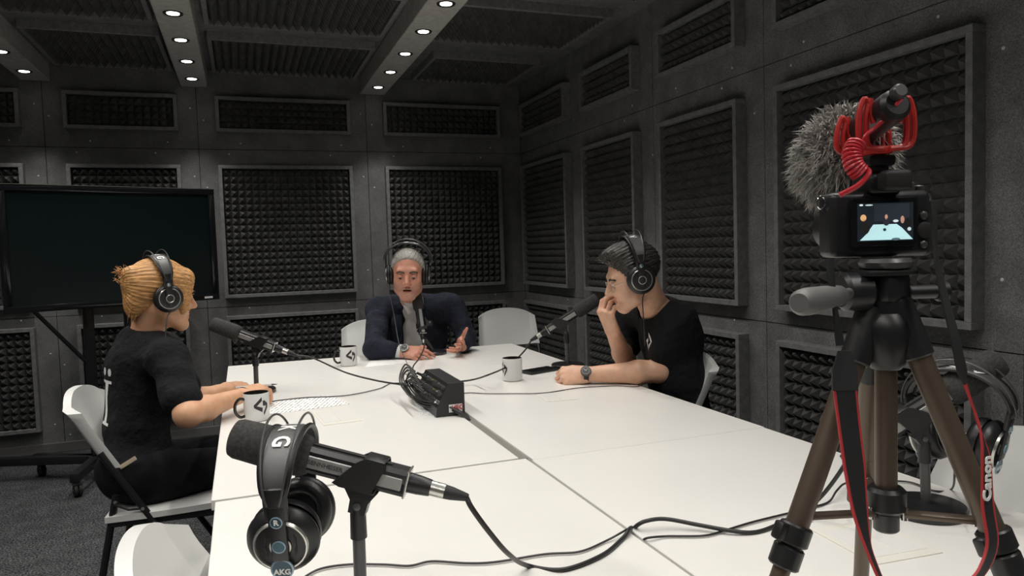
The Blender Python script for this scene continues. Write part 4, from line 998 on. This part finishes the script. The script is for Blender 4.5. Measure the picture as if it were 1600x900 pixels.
# ------------------------------------------------------------------ papers, phones, pen, watches
def quad_sheet(name, px4, label, cat, m, h=.0012, th=.0010):
    P = [pz(u, v, TZ+h) for u, v in px4]; b = MB(); vs = [tuple(p) for p in P]+[(p.x, p.y, p.z-th) for p in P]
    b.add(vs, [(0, 1, 2, 3), (7, 6, 5, 4)]+[(i, 4+i, 4+(i+1) % 4, (i+1) % 4) for i in range(4)])
    return tag(b.build(name, m, smooth=0), label, cat)
def printed(name, scale, rotz):
    m = bpy.data.materials.new(name); m.use_nodes = True; nt = m.node_tree; N = nt.nodes; L = nt.links; bs = N['Principled BSDF']; bs.inputs['Roughness'].default_value = .8
    tc = N.new('ShaderNodeTexCoord'); mp = N.new('ShaderNodeMapping'); mp.inputs['Rotation'].default_value = (0, 0, rotz); L.new(tc.outputs['Object'], mp.inputs[0])
    wv = N.new('ShaderNodeTexWave'); wv.inputs['Scale'].default_value = scale; L.new(mp.outputs[0], wv.inputs[0])
    ns = N.new('ShaderNodeTexNoise'); ns.inputs['Scale'].default_value = 60; L.new(mp.outputs[0], ns.inputs[0])
    mu = N.new('ShaderNodeMath'); mu.operation = 'MULTIPLY'; L.new(wv.outputs[1], mu.inputs[0]); L.new(ns.outputs[0], mu.inputs[1])
    rp = N.new('ShaderNodeValToRGB'); rp.color_ramp.elements[0].position = .40; rp.color_ramp.elements[0].color = (.84, .84, .83, 1); rp.color_ramp.elements[1].position = .46; rp.color_ramp.elements[1].color = (.28, .28, .29, 1)
    L.new(mu.outputs[0], rp.inputs[0]); L.new(rp.outputs[0], bs.inputs['Base Color']); return m
quad_sheet('printed_sheet', [(420, 648), (546, 631), (516, 617), (424, 628)], 'printed paper sheet with lines of text beside the mug', 'paper', printed('printed_text', 22, .35))
quad_sheet('printed_sheet', [(655, 645), (690, 652), (700, 628), (645, 622)], 'printed sheet half covered by the junction box', 'paper', printed('printed_text2', 22, 1.2))
quad_sheet('paper_sheet', [(570, 574), (640, 566), (655, 560), (580, 562)], 'blank paper sheet under the arm of the person in blazer', 'paper', PAPER)
def cable_flap(px4, label):
    P = [pz(u, v, TZ) for u, v in px4]; c = (P[0]+P[1]+P[2]+P[3])/4; X = (P[1]-P[0]).normalized(); Y = Vector((-X.y, X.x, 0)); W = ((P[1]-P[0]).length+(P[2]-P[3]).length)/2; H = ((P[3]-P[0]).length+(P[2]-P[1]).length)/2
    M = Matrix(((X.x, Y.x, 0, c.x), (X.y, Y.y, 0, c.y), (0, 0, 1, TZ), (0, 0, 0, 1))); root = empty('power_hatch', M=M); tag(root, label, 'table hatch', 'flush white hatches in the tables')
    b = MB(); b.box((0, 0, .0009), (W, H, .0016), bev=.0006, seg=1); b.build('rim', mat('hatch_cream', (.80, .78, .70), .4), root, 0)
    for s in (-1, 1): b = MB(); b.box((s*W*.215, 0, .0019), (W*.42, H*.74, .0014), bev=.0006, seg=1); b.build('lid', LAMI, root, 0)
cable_flap([(501, 666), (563, 658), (545, 637), (490, 642)], 'cream-edged flush hatch with two lids in front of the printed sheet')
cable_flap([(857, 628), (906, 624), (883, 612), (832, 614)], 'flush hatch in the table in front of the fist')
cable_flap([(1368, 883), (1462, 866), (1376, 812), (1262, 826)], 'flush hatch in the table under the tripod')
def slab_dev(name, c, ang, size, label, cat):
    root = empty(name, M=trl(c.x, c.y, TZ) @ rot('Z', ang)); tag(root, label, cat)
    b = MB(); b.box((0, 0, size[2]/2+.0005), size, bev=.003); b.build('body', BPLAS, root)
    b = MB(); b.box((0, 0, size[2]+.0008), (size[0]*.92, size[1]*.94, .0008)); b.build('screen', BGLOSS, root, 0); return root
slab_dev('phone', tz(843, 581, 0), -72, (.078, .160, .012), 'black phone lying between the mug and the fist', 'phone')
ph = slab_dev('phone', tz(672, 553, 0), 62, (.074, .150, .010), 'dark phone under the hand of the person in blazer', 'phone')
b = MB(); pr0 = pd(368, 606, 2.74); pr1 = pd(424, 601, 2.80); b.cyl(pr0, pr1, .0042, 10); root = empty('pen', pr0); pb = b.build('barrel', PENCOL, None); under(root, pb)
b = MB(); d_ = (pr1-pr0).normalized(); b.cyl(pr1, pr1+d_*.022, .0040, 10, r2=.0008); under(root, b.build('tip', GREYMETAL, None)); tag(root, 'slim white pen with grey tip in the writing hand', 'pen')
def watch(wr, el, r, face_dir, label, m, back=.012):
    d = (Vector(wr)-Vector(el)).normalized(); c = Vector(wr)-d*back; root = empty('wristwatch', c); tag(root, label, 'wristwatch')
    Mz = zframe(c-d*.010, c+d*.010); b = MB(); b.lathe([(r, 0), (r+.004, .001), (r+.004, .019), (r, .020)], 28, Mz, caps=False); under(root, b.build('strap', RUBBER, None))
    fd = Vector(face_dir); fd = (fd-d*fd.dot(d)).normalized(); q = MB(); q.lathe([(0, 0), (.020, 0), (.022, .003), (.021, .009), (.018, .010)], 28, zframe(c+fd*(r-.001), c+fd*(r+.02))); cs = q.build('case', m, None); under(root, cs)
    q = MB(); q.lathe([(0, 0), (.0178, 0), (.0178, .0008), (0, .0008)], 28, zframe(c+fd*(r+.0088), c+fd*(r+.02)))
    Mf = zframe(c+fd*(r+.0097), c+fd*(r+.02))
    under(root, q.build('dial', GREYMETAL, None)); q = MB()
    for k in range(12): a = 2*PI*k/12; q.box((.0145*math.cos(a), .0145*math.sin(a), .0003), (.003, .0012, .0006), M=Mf)
    q.box((.004, 0, .0004), (.009, .0012, .0006), M=Mf); q.box((0, .005, .0004), (.0012, .011, .0006), M=Mf); under(root, q.build('dial_marks', WPRINT, None, 0)); return root
watch(TEE['wrL'], TEE['elL'], .031, (-.2, -.8, .5), 'black chronograph wristwatch on the arm lying on the table', GREYMETAL, .004)
watch(MAN['wrR'], MAN['elR'], .031, (-.1, -.7, .6), 'grey wristwatch beside a white shirt cuff', GREYPLATE, -.012)
b = MB(); d_ = (WOM['wrR']-WOM['elR']).normalized(); c = WOM['wrR']-d_*.002; Mz = zframe(c, c+d_); b.lathe([(.0265, 0), (.0285, .002), (.0265, .004), (.0255, .002), (.0265, 0)], 24, Mz, caps=False); b.box((.0, -.028, .002), (.006, .006, .006), M=Mz, bev=.001); tag(b.build('bracelet', mat('bracelet', (.05, .03, .02), .5)), 'thin dark bracelet on the wrist by the mug', 'bracelet')
# glasses of the man in the black t-shirt
def glasses(Mh, sc):
    root = empty('eyeglasses', Mh.translation); tag(root, 'thin metal eyeglasses on the person with a hand at the mouth', 'eyeglasses')
    P = lambda x, y, z: T(Mh, (x*sc, y*sc, z*sc))
    for s in (-1, 1):
        b = MB(); pts = [P(s*.033+.024*math.cos(a), .103-.006*abs(math.cos(a)), -.004+.017*math.sin(a)) for a in [2*PI*i/24 for i in range(24)]]; b.tube(pts, .0010, 6, closed=True); under(root, b.build('rim', SILVER, None))
        b = MB(); b.tube([P(s*.057, .098, .002), P(s*.072, .060, .004), P(s*.082, -.005, .002)], .0011, 6); under(root, b.build('temple_arm', SILVER, None))
    b = MB(); b.tube([P(-.010, .103, 0), P(0, .108, .002), P(.010, .103, 0)], .0010, 6); under(root, b.build('bridge', SILVER, None))
glasses(TEE['Mh'], TEE['sc'])
# white print on the back of the woman's t-shirt and the tag on her pocket
def chest_print():
    root = TEE['root']; Mc = TEE['Mc']; ob = [o for o in root.children if o.name.startswith('tshirt')][0]; bpy.context.view_layer.update()
    from mathutils.bvhtree import BVHTree
    bv = BVHTree.FromPolygons([ob.matrix_world @ v.co for v in ob.data.vertices], [tuple(p.vertices) for p in ob.data.polygons]); b = MB()
    cx, cz, s_ = -.028, .040, 1.6
    for q in ([(.004, .024), (-.016, .004), (-.009, .001), (.004, .013)], [(-.016, .004), (.002, -.016), (.004, -.006), (-.009, .001)], [(.007, .010), (.018, .002), (.014, -.004), (.007, .002)], [(.018, .002), (.007, -.024), (.007, -.014), (.012, -.003)]):
        def fn(u, v):
            p0 = Vector(q[0]).lerp(Vector(q[1]), u); p1 = Vector(q[3]).lerp(Vector(q[2]), u); p = p0.lerp(p1, v)*s_
            o = T(Mc, (cx+p.x, .5, cz+p.y)); d = Mc.to_3x3() @ Vector((0, -1, 0)); h = bv.ray_cast(o, d)
            return tuple(h[0]-d*.0016) if h[0] is not None else tuple(T(Mc, (cx+p.x, .1, cz+p.y)))
        b.grid(fn, 5, 5); b.grid(fn, 5, 5, flip=True)
    under(root, b.build('chest_logo', WPRINT, None, 0))
chest_print()
def shirt_print():
    root = WOM['root']; Mc = WOM['Mc']; ob = [o for o in root.children if o.name.startswith('tshirt')][0]
    bpy.context.view_layer.update(); dg = bpy.context.evaluated_depsgraph_get(); me = ob.data
    from mathutils.bvhtree import BVHTree
    bv = BVHTree.FromPolygons([ob.matrix_world @ v.co for v in me.vertices], [tuple(p.vertices) for p in me.polygons])
    def stick(polys, n_=8):
        b = MB()
        for q in polys:
            def fn(u, v):
                p0 = Vector(q[0]).lerp(Vector(q[1]), u); p1 = Vector(q[3]).lerp(Vector(q[2]), u); p = p0.lerp(p1, v)
                o = T(Mc, (p.x, -.5, p.y)); d = Mc.to_3x3() @ Vector((0, 1, 0)); h = bv.ray_cast(o, d)
                return tuple(h[0]-d*.0016) if h[0] is not None else tuple(T(Mc, (p.x, -.1, p.y)))
            b.grid(fn, n_, n_); b.grid(fn, n_, n_, flip=True)
        return b
    x, zt, zb = .050, .020, -.135
    P = [[(x-.030, zt), (x+.030, zt), (x+.030, zt-.010), (x-.030, zt-.010)], [(x-.030, zb+.010), (x+.030, zb+.010), (x+.030, zb), (x-.030, zb)], [(x-.012, zt-.009), (x+.012, zt-.009), (x+.012, zb+.009), (x-.012, zb+.009)]]
    for cx in (x-.017, x+.017): P += [[(cx-.005, zt+.042), (cx+.005, zt+.042), (cx+.010, zt+.034), (cx-.010, zt+.034)], [(cx-.010, zt+.034), (cx+.010, zt+.034), (cx+.010, zt+.024), (cx-.010, zt+.024)], [(cx-.010, zt+.024), (cx+.010, zt+.024), (cx+.005, zt+.016), (cx-.005, zt+.016)]]
    o = stick(P, 6).build('back_print', WPRINT, None, 0); under(root, o)
shirt_print()
b = MB(); c = pd(200, 723, 2.43); Mt = frame(FW, (0, 0, 1), c) @ rot('Y', -30); b.box((0, 0, 0), (.062, .004, .014), M=Mt, bev=.001); under(WOM['root'], b.build('pocket_tag', TAN, None, 0))

# ------------------------------------------------------------------ tripod
def tripod():
    apex = pd(1384, 505, .80)
    root = empty('tripod', (apex.x, apex.y, TZ)); tag(root, 'bronze three-legged tripod with black joints standing on the table', 'tripod')
    def add(b, name, m, par=None, sm=40):
        o = b.build(name, m, None, sm); under(root, o)
        if par is not None:
            o.parent = par; o.matrix_parent_inverse = Matrix.Identity(4)
        return o
    legs_ = [(pd(1347, 530, .80), pd(1228, 870, .785)), (pd(1420, 520, .79), pd(1560, 850, .755)), (pd(1362, 560, .84), pd(1346, 890, .97))]
    cb = pd(1384, 822, .80); col_bot = Vector((apex.x, apex.y, cb.z)); mids = []
    for A, B in legs_:
        d = (B-A).normalized(); foot = A+d*((TZ-A.z)/d.z); A0 = A-d*.025
        zh = cb.z+.012; m1 = A+d*((zh-.022-A.z)/d.z); mids.append(A+d*((zh+.006-A.z)/d.z))
        lg = add(MB().cyl(A0, m1, .0125, 20), 'leg', BRONZE)
        add(MB().cyl(A0-d*.012, A+d*.028, .0165, 18, r2=.0160, bev=.002), 'leg_joint', BPLAS, lg)
        add(MB().cyl(m1-d*.022, m1-d*.0, .0175, 14, bev=.002), 'leg_lock', BPLAS, lg); add(MB().cyl(m1+d*.002, m1+d*.026, .0165, 14, bev=.002), 'leg_lock', BPLAS, lg)
        k = MB(); k.box((0, 0, 0), (.018, .014, .020), M=zframe(m1-d*.010, m1) @ trl(.016, 0, 0), bev=.003); add(k, 'lock_lever', BPLAS, lg)
        add(MB().cyl(m1, foot-d*.02, .0095, 16), 'leg_extension', BRONZE, lg)
        add(MB().cyl(foot-d*.03, foot+Vector((0, 0, .006)), .013, 12, bev=.002), 'rubber_foot', RUBBER, lg)
    add(MB().cyl(apex+Vector((0, 0, -.03)), col_bot, .0115, 24), 'center_column', BRONZE)
    add(MB().cyl(col_bot+Vector((0, 0, .040)), col_bot+Vector((0, 0, .012)), .0205, 20, bev=.004), 'brace_hub', BPLAS)
    add(MB().cyl(col_bot+Vector((0, 0, .012)), col_bot+Vector((0, 0, -.010)), .0135, 20, bev=.002), 'column_end', GREYMETAL)
    for mp in mids:
        h = col_bot+Vector((0, 0, .012)); dd = mp-h; dd.z = 0; dd.normalize(); s_ = h+dd*.018
        k = MB(); Mz = zframe(s_, mp); Lb = (mp-s_).length; k.box((0, 0, Lb/2), (.006, .012, Lb), M=Mz, bev=.0015); br = add(k, 'brace_arm', BRONZE)
        for q in (s_, mp-dd*.012): add(MB().cyl(q-Vector((0, 0, .007)), q+Vector((0, 0, .007)), .0035, 10), 'rivet', CHROME, br)
    # shoulder and head
    k = MB(); k.lathe([(.015, -.050), (.020, -.044), (.026, -.026), (.029, -.008), (.026, .004), (.020, .012), (0, .012)], 24, trl(*apex)); add(k, 'shoulder', BPLAS)
    k = MB(); k.cyl(apex+Vector((0, 0, .005)), apex+Vector((0, 0, .030)), .019, 20, bev=.003); k.box((0, 0, .040), (.036, .040, .034), M=trl(*apex), bev=.008); add(k, 'pan_head', BPLAS)
    hx = frame((.31, .95, 0), (0, 0, 1), apex)
    k = MB(); k.cyl(T(hx, (-.050, 0, .036)), T(hx, (-.018, 0, .036)), .021, 24, bev=.004); add(k, 'tilt_knob', BPLAS)
    k = MB(); k.cyl(T(hx, (.018, -.01, .034)), T(hx, (.05, -.01, .034)), .0075, 14, bev=.001); k.cyl(T(hx, (.05, -.01, .034)), T(hx, (.062, -.01, .034)), .011, 14, bev=.002); add(k, 'side_lever', BPLAS)
    ha, hb = pd(1333, 457, .79), pd(1226, 478, .66); hd = (hb-ha).normalized()
    add(MB().cyl(ha+(-hd)*.02, ha+hd*.045, .006, 14), 'handle_rod', SILVER)
    k = MB(); k.lathe([(.0075, 0), (.0105, .004), (.0125, .05), (.0135, .085), (.0125, .1), (.009, .106), (0, .106)], 20, zframe(ha+hd*.04, hb)); add(k, 'pan_handle_grip', mat('grey_grip', (.14, .14, .135), .5))
    k = MB(); k.lathe([(.018, .058), (.026, .061), (.028, .067), (.025, .071), (0, .071)], 24, trl(*apex)); add(k, 'camera_plate', GREYMETAL)
    k = MB(); k.box((-.005, .0, .056), (.055, .05, .006), M=hx, bev=.002); add(k, 'plate_clamp', BPLAS)
    return apex
APEX = tripod()

# ------------------------------------------------------------------ camera with furry microphone
CF = frame((.31, .95, 0), (0, 0, 1), pd(1380, 347, .80))
def photo_camera():
    root = empty('photo_camera', M=CF); tag(root, 'black mirrorless camera with lit rear screen on the tripod', 'camera')
    b = MB(); b.box((0, .020, -.002), (.112, .036, .072), bev=.007, seg=3); body = b.build('body', BPLAS, root)
    b = MB(); b.box((.052, .030, -.006), (.024, .048, .066), bev=.009, seg=3); b.build('grip', RUBBER, root)
    b = MB(); b.box((.002, .018, .042), (.040, .042, .026), bev=.008, seg=3); b.build('viewfinder_hump', BPLAS, root)
    b = MB(); b.box((.006, -.012, .044), (.030, .022, .022), bev=.005, seg=3); b.build('eyecup', RUBBER, root)
    b = MB(); b.lathe([(.030, 0), (.032, .004), (.032, .028), (.029, .031), (.029, .055), (.026, .058), (.024, .050), (0, .046)], 32, trl(-.008, .038, -.004) @ rot('X', -90)); b.build('lens', BPLAS, root)
    for x, r, h in ((.036, .009, .010), (.050, .006, .006)):
        b = MB(); b.lathe([(r, 0), (r, h*.8), (r*.8, h), (0, h)], 20, trl(x, .018, .034)); b.build('dial', GREYMETAL, root)
    b = MB(); b.box((-.002, .012, .058), (.020, .020, .006), bev=.001, seg=1); b.build('hot_shoe', GREYMETAL, root)
    for x, z, r in ((.046, .006, .0045), (.047, -.010, .009), (.046, -.026, .004)):
        b = MB(); b.lathe([(r, 0), (r, .002), (r*.7, .003), (0, .003)], 18, trl(x, .002, z) @ rot('X', 90)); b.build('button', GREYMETAL if r < .006 else RUBBER, root)
    for s in (-1, 1):
        b = MB(); b.tube([(s*.060+.005*math.cos(a), .018, .024+.007*math.sin(a)) for a in [2*PI*i/12 for i in range(12)]], .0012, 6, closed=True); b.build('strap_ring', CHROME, root)
    # rear screen with its live picture
    W, H = .062, .0415
    b = MB(); b.box((0, -.001, 0), (.074, .006, .053), bev=.002); sc_ = b.build('screen_housing', BGLOSS, root)
    b = MB(); b.box((0, -.0042, 0), (W, .0006, H)); b.build('screen', mat('screen_dark', (.010, .014, .018), .2, emit=1.0), sc_, 0)
    def emi(n, c, e): return mat('live_'+n, c, .3, emit=e)
    def flat(name, poly, m, y=-.0047):
        q = MB(); q.add([(x*W-W/2, y, z*H-H/2) for x, z in poly], [tuple(range(len(poly)))]); q.build(name, m, sc_, 0)
    flat('picture_wall', [(.30, .52), (.93, .52), (.93, .97), (.30, .97)], emi('wall', (.018, .022, .028), 1.0), -.00455)
    flat('picture_table', [(.04, .03), (.99, .03), (.80, .33), (.70, .44), (.28, .44), (.16, .20)], emi('table', (.42, .66, .68), 1.0))
    for nm, c, e, (x, z, rx, rz) in (('picture_person', (.012, .012, .012), 1, (.12, .38, .10, .20)), ('picture_face', (.60, .34, .16), 1, (.10, .62, .055, .09)), ('picture_shirt', (.02, .02, .03), 1, (.51, .50, .06, .10)), ('picture_face', (.45, .25, .17), 1, (.51, .63, .026, .07)), ('picture_shirt', (.010, .010, .010), 1, (.90, .46, .07, .14)), ('picture_face', (.38, .22, .15), 1, (.80, .55, .035, .10)), ('picture_chair', (.55, .60, .62), 1, (.68, .52, .05, .035)), ('picture_box', (.02, .02, .02), 1, (.48, .30, .03, .04)), ('picture_icon', (.62, .75, .72), 1, (.06, .955, .035, .025)), ('picture_icon', (.5, .6, .6), 1, (.20, .95, .07, .02)), ('picture_icon', (.45, .55, .57), 1, (.92, .30, .035, .05)), ('picture_icon', (.08, .12, .14), 1, (.68, .045, .08, .035))):
        flat(nm, [(x+rx*math.cos(a), z+rz*math.sin(a)) for a in [2*PI*i/12 for i in range(12)]], emi(nm+str(x), c, e), -.0051 if 'icon' not in nm else -.0054)
photo_camera()
def video_mic():
    root = empty('camera_microphone', M=CF); tag(root, 'camera-top microphone with grey furry windshield and red shock mount', 'microphone')
    ax0, ax1 = Vector((-.004, -.035, .122)), Vector((-.004, .19, .070)); ad = (ax1-ax0).normalized(); Mx = zframe(ax0, ax1)
    b = MB(); b.lathe([(0, 0), (.012, 0), (.0165, .004), (.0175, .012), (.0175, .085), (.015, .09), (.0105, .095), (.0105, .22), (0, .222)], 24, Mx); b.build('capsule_tube', BPLAS, root)
    b = MB(); b.lathe([(.006, -.010), (.008, -.008), (.008, .0), (0, .0)], 14, Mx @ trl(0, .010, 0)); b.build('tail_switch', GREYMETAL, root)
    b = MB(); b.box((-.004, .018, .067), (.030, .050, .012), bev=.003); b.build('shoe_foot', BPLAS, root)
    for t in (.022, .072):
        c = ax0+ad*t; base = Vector((-.004, c.y, .078))
        for s in (-1, 1):
            for k_, rr in ((0, .030), (1, .022)):
                b = MB(); b.tube(smooth_path([base+Vector((s*.004, 0, 0)), base+Vector((s*rr*.9, 0, .004)), c+Vector((s*rr, 0, -.006)), c+Vector((s*rr*.80, 0, .014)), c+Vector((s*.0175, 0, .004)), c+Vector((s*.014, 0, -.012))], 5), .0032, 8); b.build('shock_mount_lyre', REDMOUNT, root)
    b = MB(); b.box((-.004, .018, .0775), (.018, .062, .008), bev=.002); b.build('mount_bar', REDMOUNT, root)
    # fur: core and strands
    c = ax0+ad*.150+Vector((.014, 0, -.004)); ra = Vector((.036, .068, .046)); Rf = Mx.to_3x3()
    b = MB(); b.lathe([(0, -1)]+[(math.sin(a), -math.cos(a)) for a in [PI*i/14 for i in range(1, 14)]]+[(0, 1)], 20, trl(*c) @ Rf.to_4x4() @ Matrix.Diagonal((.040, .046, .066, 1))); b.build('windshield_core', FUR, root)
    b = MB(); rs = random.Random(5)
    for i in range(5200):
        z = rs.uniform(-1, 1); a = rs.uniform(0, 2*PI); r = math.sqrt(1-z*z); n = Vector((r*math.cos(a)*.042, r*math.sin(a)*.048, z*.068)); p = c+Rf @ n; nn = (Rf @ Vector((n.x/.042, n.y/.048, n.z/.068))).normalized()
        L = rs.uniform(.012, .026); q1 = p+nn*L*.55+Vector((rs.uniform(-.003, .003), rs.uniform(-.003, .003), rs.uniform(-.003, .003))); q2 = p+nn*L*.9+Vector((rs.uniform(-.006, .006), rs.uniform(-.006, .006), rs.uniform(-.013, .001)))
        w = (nn.cross(Vector((rs.uniform(-1, 1), rs.uniform(-1, 1), rs.uniform(-1, 1))))).normalized()*.0011
        b.add([tuple(p-w), tuple(p+w), tuple(q1+w*.8), tuple(q1-w*.8), tuple(q2)], [(0, 1, 2, 3), (3, 2, 4)])
    o = b.build('windshield_fur', FUR, root, 0); o['kind'] = 'stuff'
    # coiled red lead
    Ci = CF.inverted(); path = [Ci @ pd(*q) for q in ((1337, 222, .775), (1331, 240, .770), (1333, 262, .765), (1342, 278, .765), (1356, 270, .765))]
    path = smooth_path([Ci @ pd(1338, 224, .775), Ci @ pd(1331, 240, .772), Ci @ pd(1334, 258, .77), Ci @ pd(1345, 272, .77)], 40); pts = []; n_ = len(path)
    for i in range(n_*2):
        t = i/2; i0 = min(int(t), n_-2); p = path[i0].lerp(path[i0+1], t-i0 if i0 < n_-1 else 0); tg = (path[i0+1]-path[i0]).normalized(); u_ = tg.cross(Vector((0, 1, .3))).normalized(); v_ = tg.cross(u_); a = 2*PI*i/22
        pts.append(p+(u_*math.cos(a)+v_*math.sin(a))*.0088)
    b = MB(); b.tube(pts, .0017, 6); b.build('coiled_lead', REDCABLE, root)
    b = MB(); b.tube(smooth_path([pts[-1], Ci @ pd(1357, 272, .765), Ci @ pd(1340, 290, .765), Ci @ pd(1312, 305, .77)], 6), .0030, 8); b.build('lead_end', REDCABLE, root)
    b = MB(); b.tube(smooth_path([pts[0], Ci @ pd(1352, 213, .77), Ci @ pd(1378, 190, .77), ax0+Vector((.002, -.004, .004))], 6), .0022, 8); b.build('lead_start', REDCABLE, root)
video_mic()
STRAP = tag(empty('camera_strap', pd(1296, 405, .74)), 'black camera strap with red edges and white lettering, draped down the tripod', 'camera strap')
def strap(px, w, label, red=True):
    P = smooth_path([pd(u, v, d) for u, v, d, *_ in px], 6); ws = []; wd = []
    for i in range(len(px)-1):
        for k in range(6):
            t = k/6; ws.append(px[i][3]*(1-t)+px[i+1][3]*t); wd.append(Vector(RT*(math.cos(px[i][4]*(1-t)+px[i+1][4]*t))+FW*math.sin(px[i][4]*(1-t)+px[i+1][4]*t)))
    ws.append(px[-1][3]); wd.append(wd[-1])
    root = STRAP
    b = MB(); b.ribbon(P, wd, ws, .0022, edge=.0022); o = b.build('webbing', [STRAPC, STRAPR if red else STRAPC], None, 50); under(root, o); o['label'] = label; return root, P, wd
s1, P1, _w = strap([(1296, 405, .74, .008, 0), (1303, 470, .735, .008, .9), (1313, 540, .73, .010, .3)], .01, 'narrow black strap end hanging from the camera lug beside the fur windshield', red=False)
b = MB(); Ms = zframe(pd(1319, 548, .73), pd(1320, 610, .73), hint=tuple(FW)); Lp = (pd(1320, 610, .73)-pd(1319, 548, .73)).length
b.prism([(-.006, 0), (.006, 0), (.0125, Lp*.5), (.0125, Lp), (-.0125, Lp), (-.0125, Lp*.5)], .003, Ms @ Matrix(((1, 0, 0, 0), (0, 0, 1, -.0015), (0, 1, 0, 0), (0, 0, 0, 1)))); under(s1, b.build('leather_tab', mat('tab_leather', (.028, .028, .030), .55), None, 0))
strap([(1320, 606, .73, .0235, 0), (1326, 660, .73, .0235, .1), (1335, 730, .725, .024, .2), (1344, 800, .72, .022, .5), (1358, 860, .715, .016, .9), (1380, 915, .71, .014, 1.0)], .02, 'broad black strap with red edges hanging in front of the tripod column')
strap([(1458, 315, .77, .008, .2), (1462, 390, .76, .008, .8), (1470, 440, .75, .009, .4), (1490, 520, .735, .010, .2), (1503, 580, .73, .011, .2), (1508, 600, .73, .006, 1.0)], .01, 'narrow black strap running from the camera grip down past the leg', red=False)
s4, P4, W4 = strap([(1508, 600, .73, .006, .8), (1528, 660, .725, .008, 1.2), (1540, 715, .72, .014, .5), (1543, 790, .715, .017, .4), (1550, 850, .71, .019, .5), (1532, 895, .705, .022, .6), (1500, 925, .70, .024, .5)], .02, 'broad black strap with white lettering and red edge beside the tripod leg')
text_obj('strap_lettering', 'Canon', .0165, Matrix.Translation(-s4.location) @ Matrix.Translation(pd(1543, 748, .7125)) @ frame(UP, (FW*-.9+RT*.43)).to_4x4() @ Matrix(((0, -1, 0, 0), (1, 0, 0, 0), (0, 0, 1, 0), (0, 0, 0, 1))), WPRINT, s4, True)
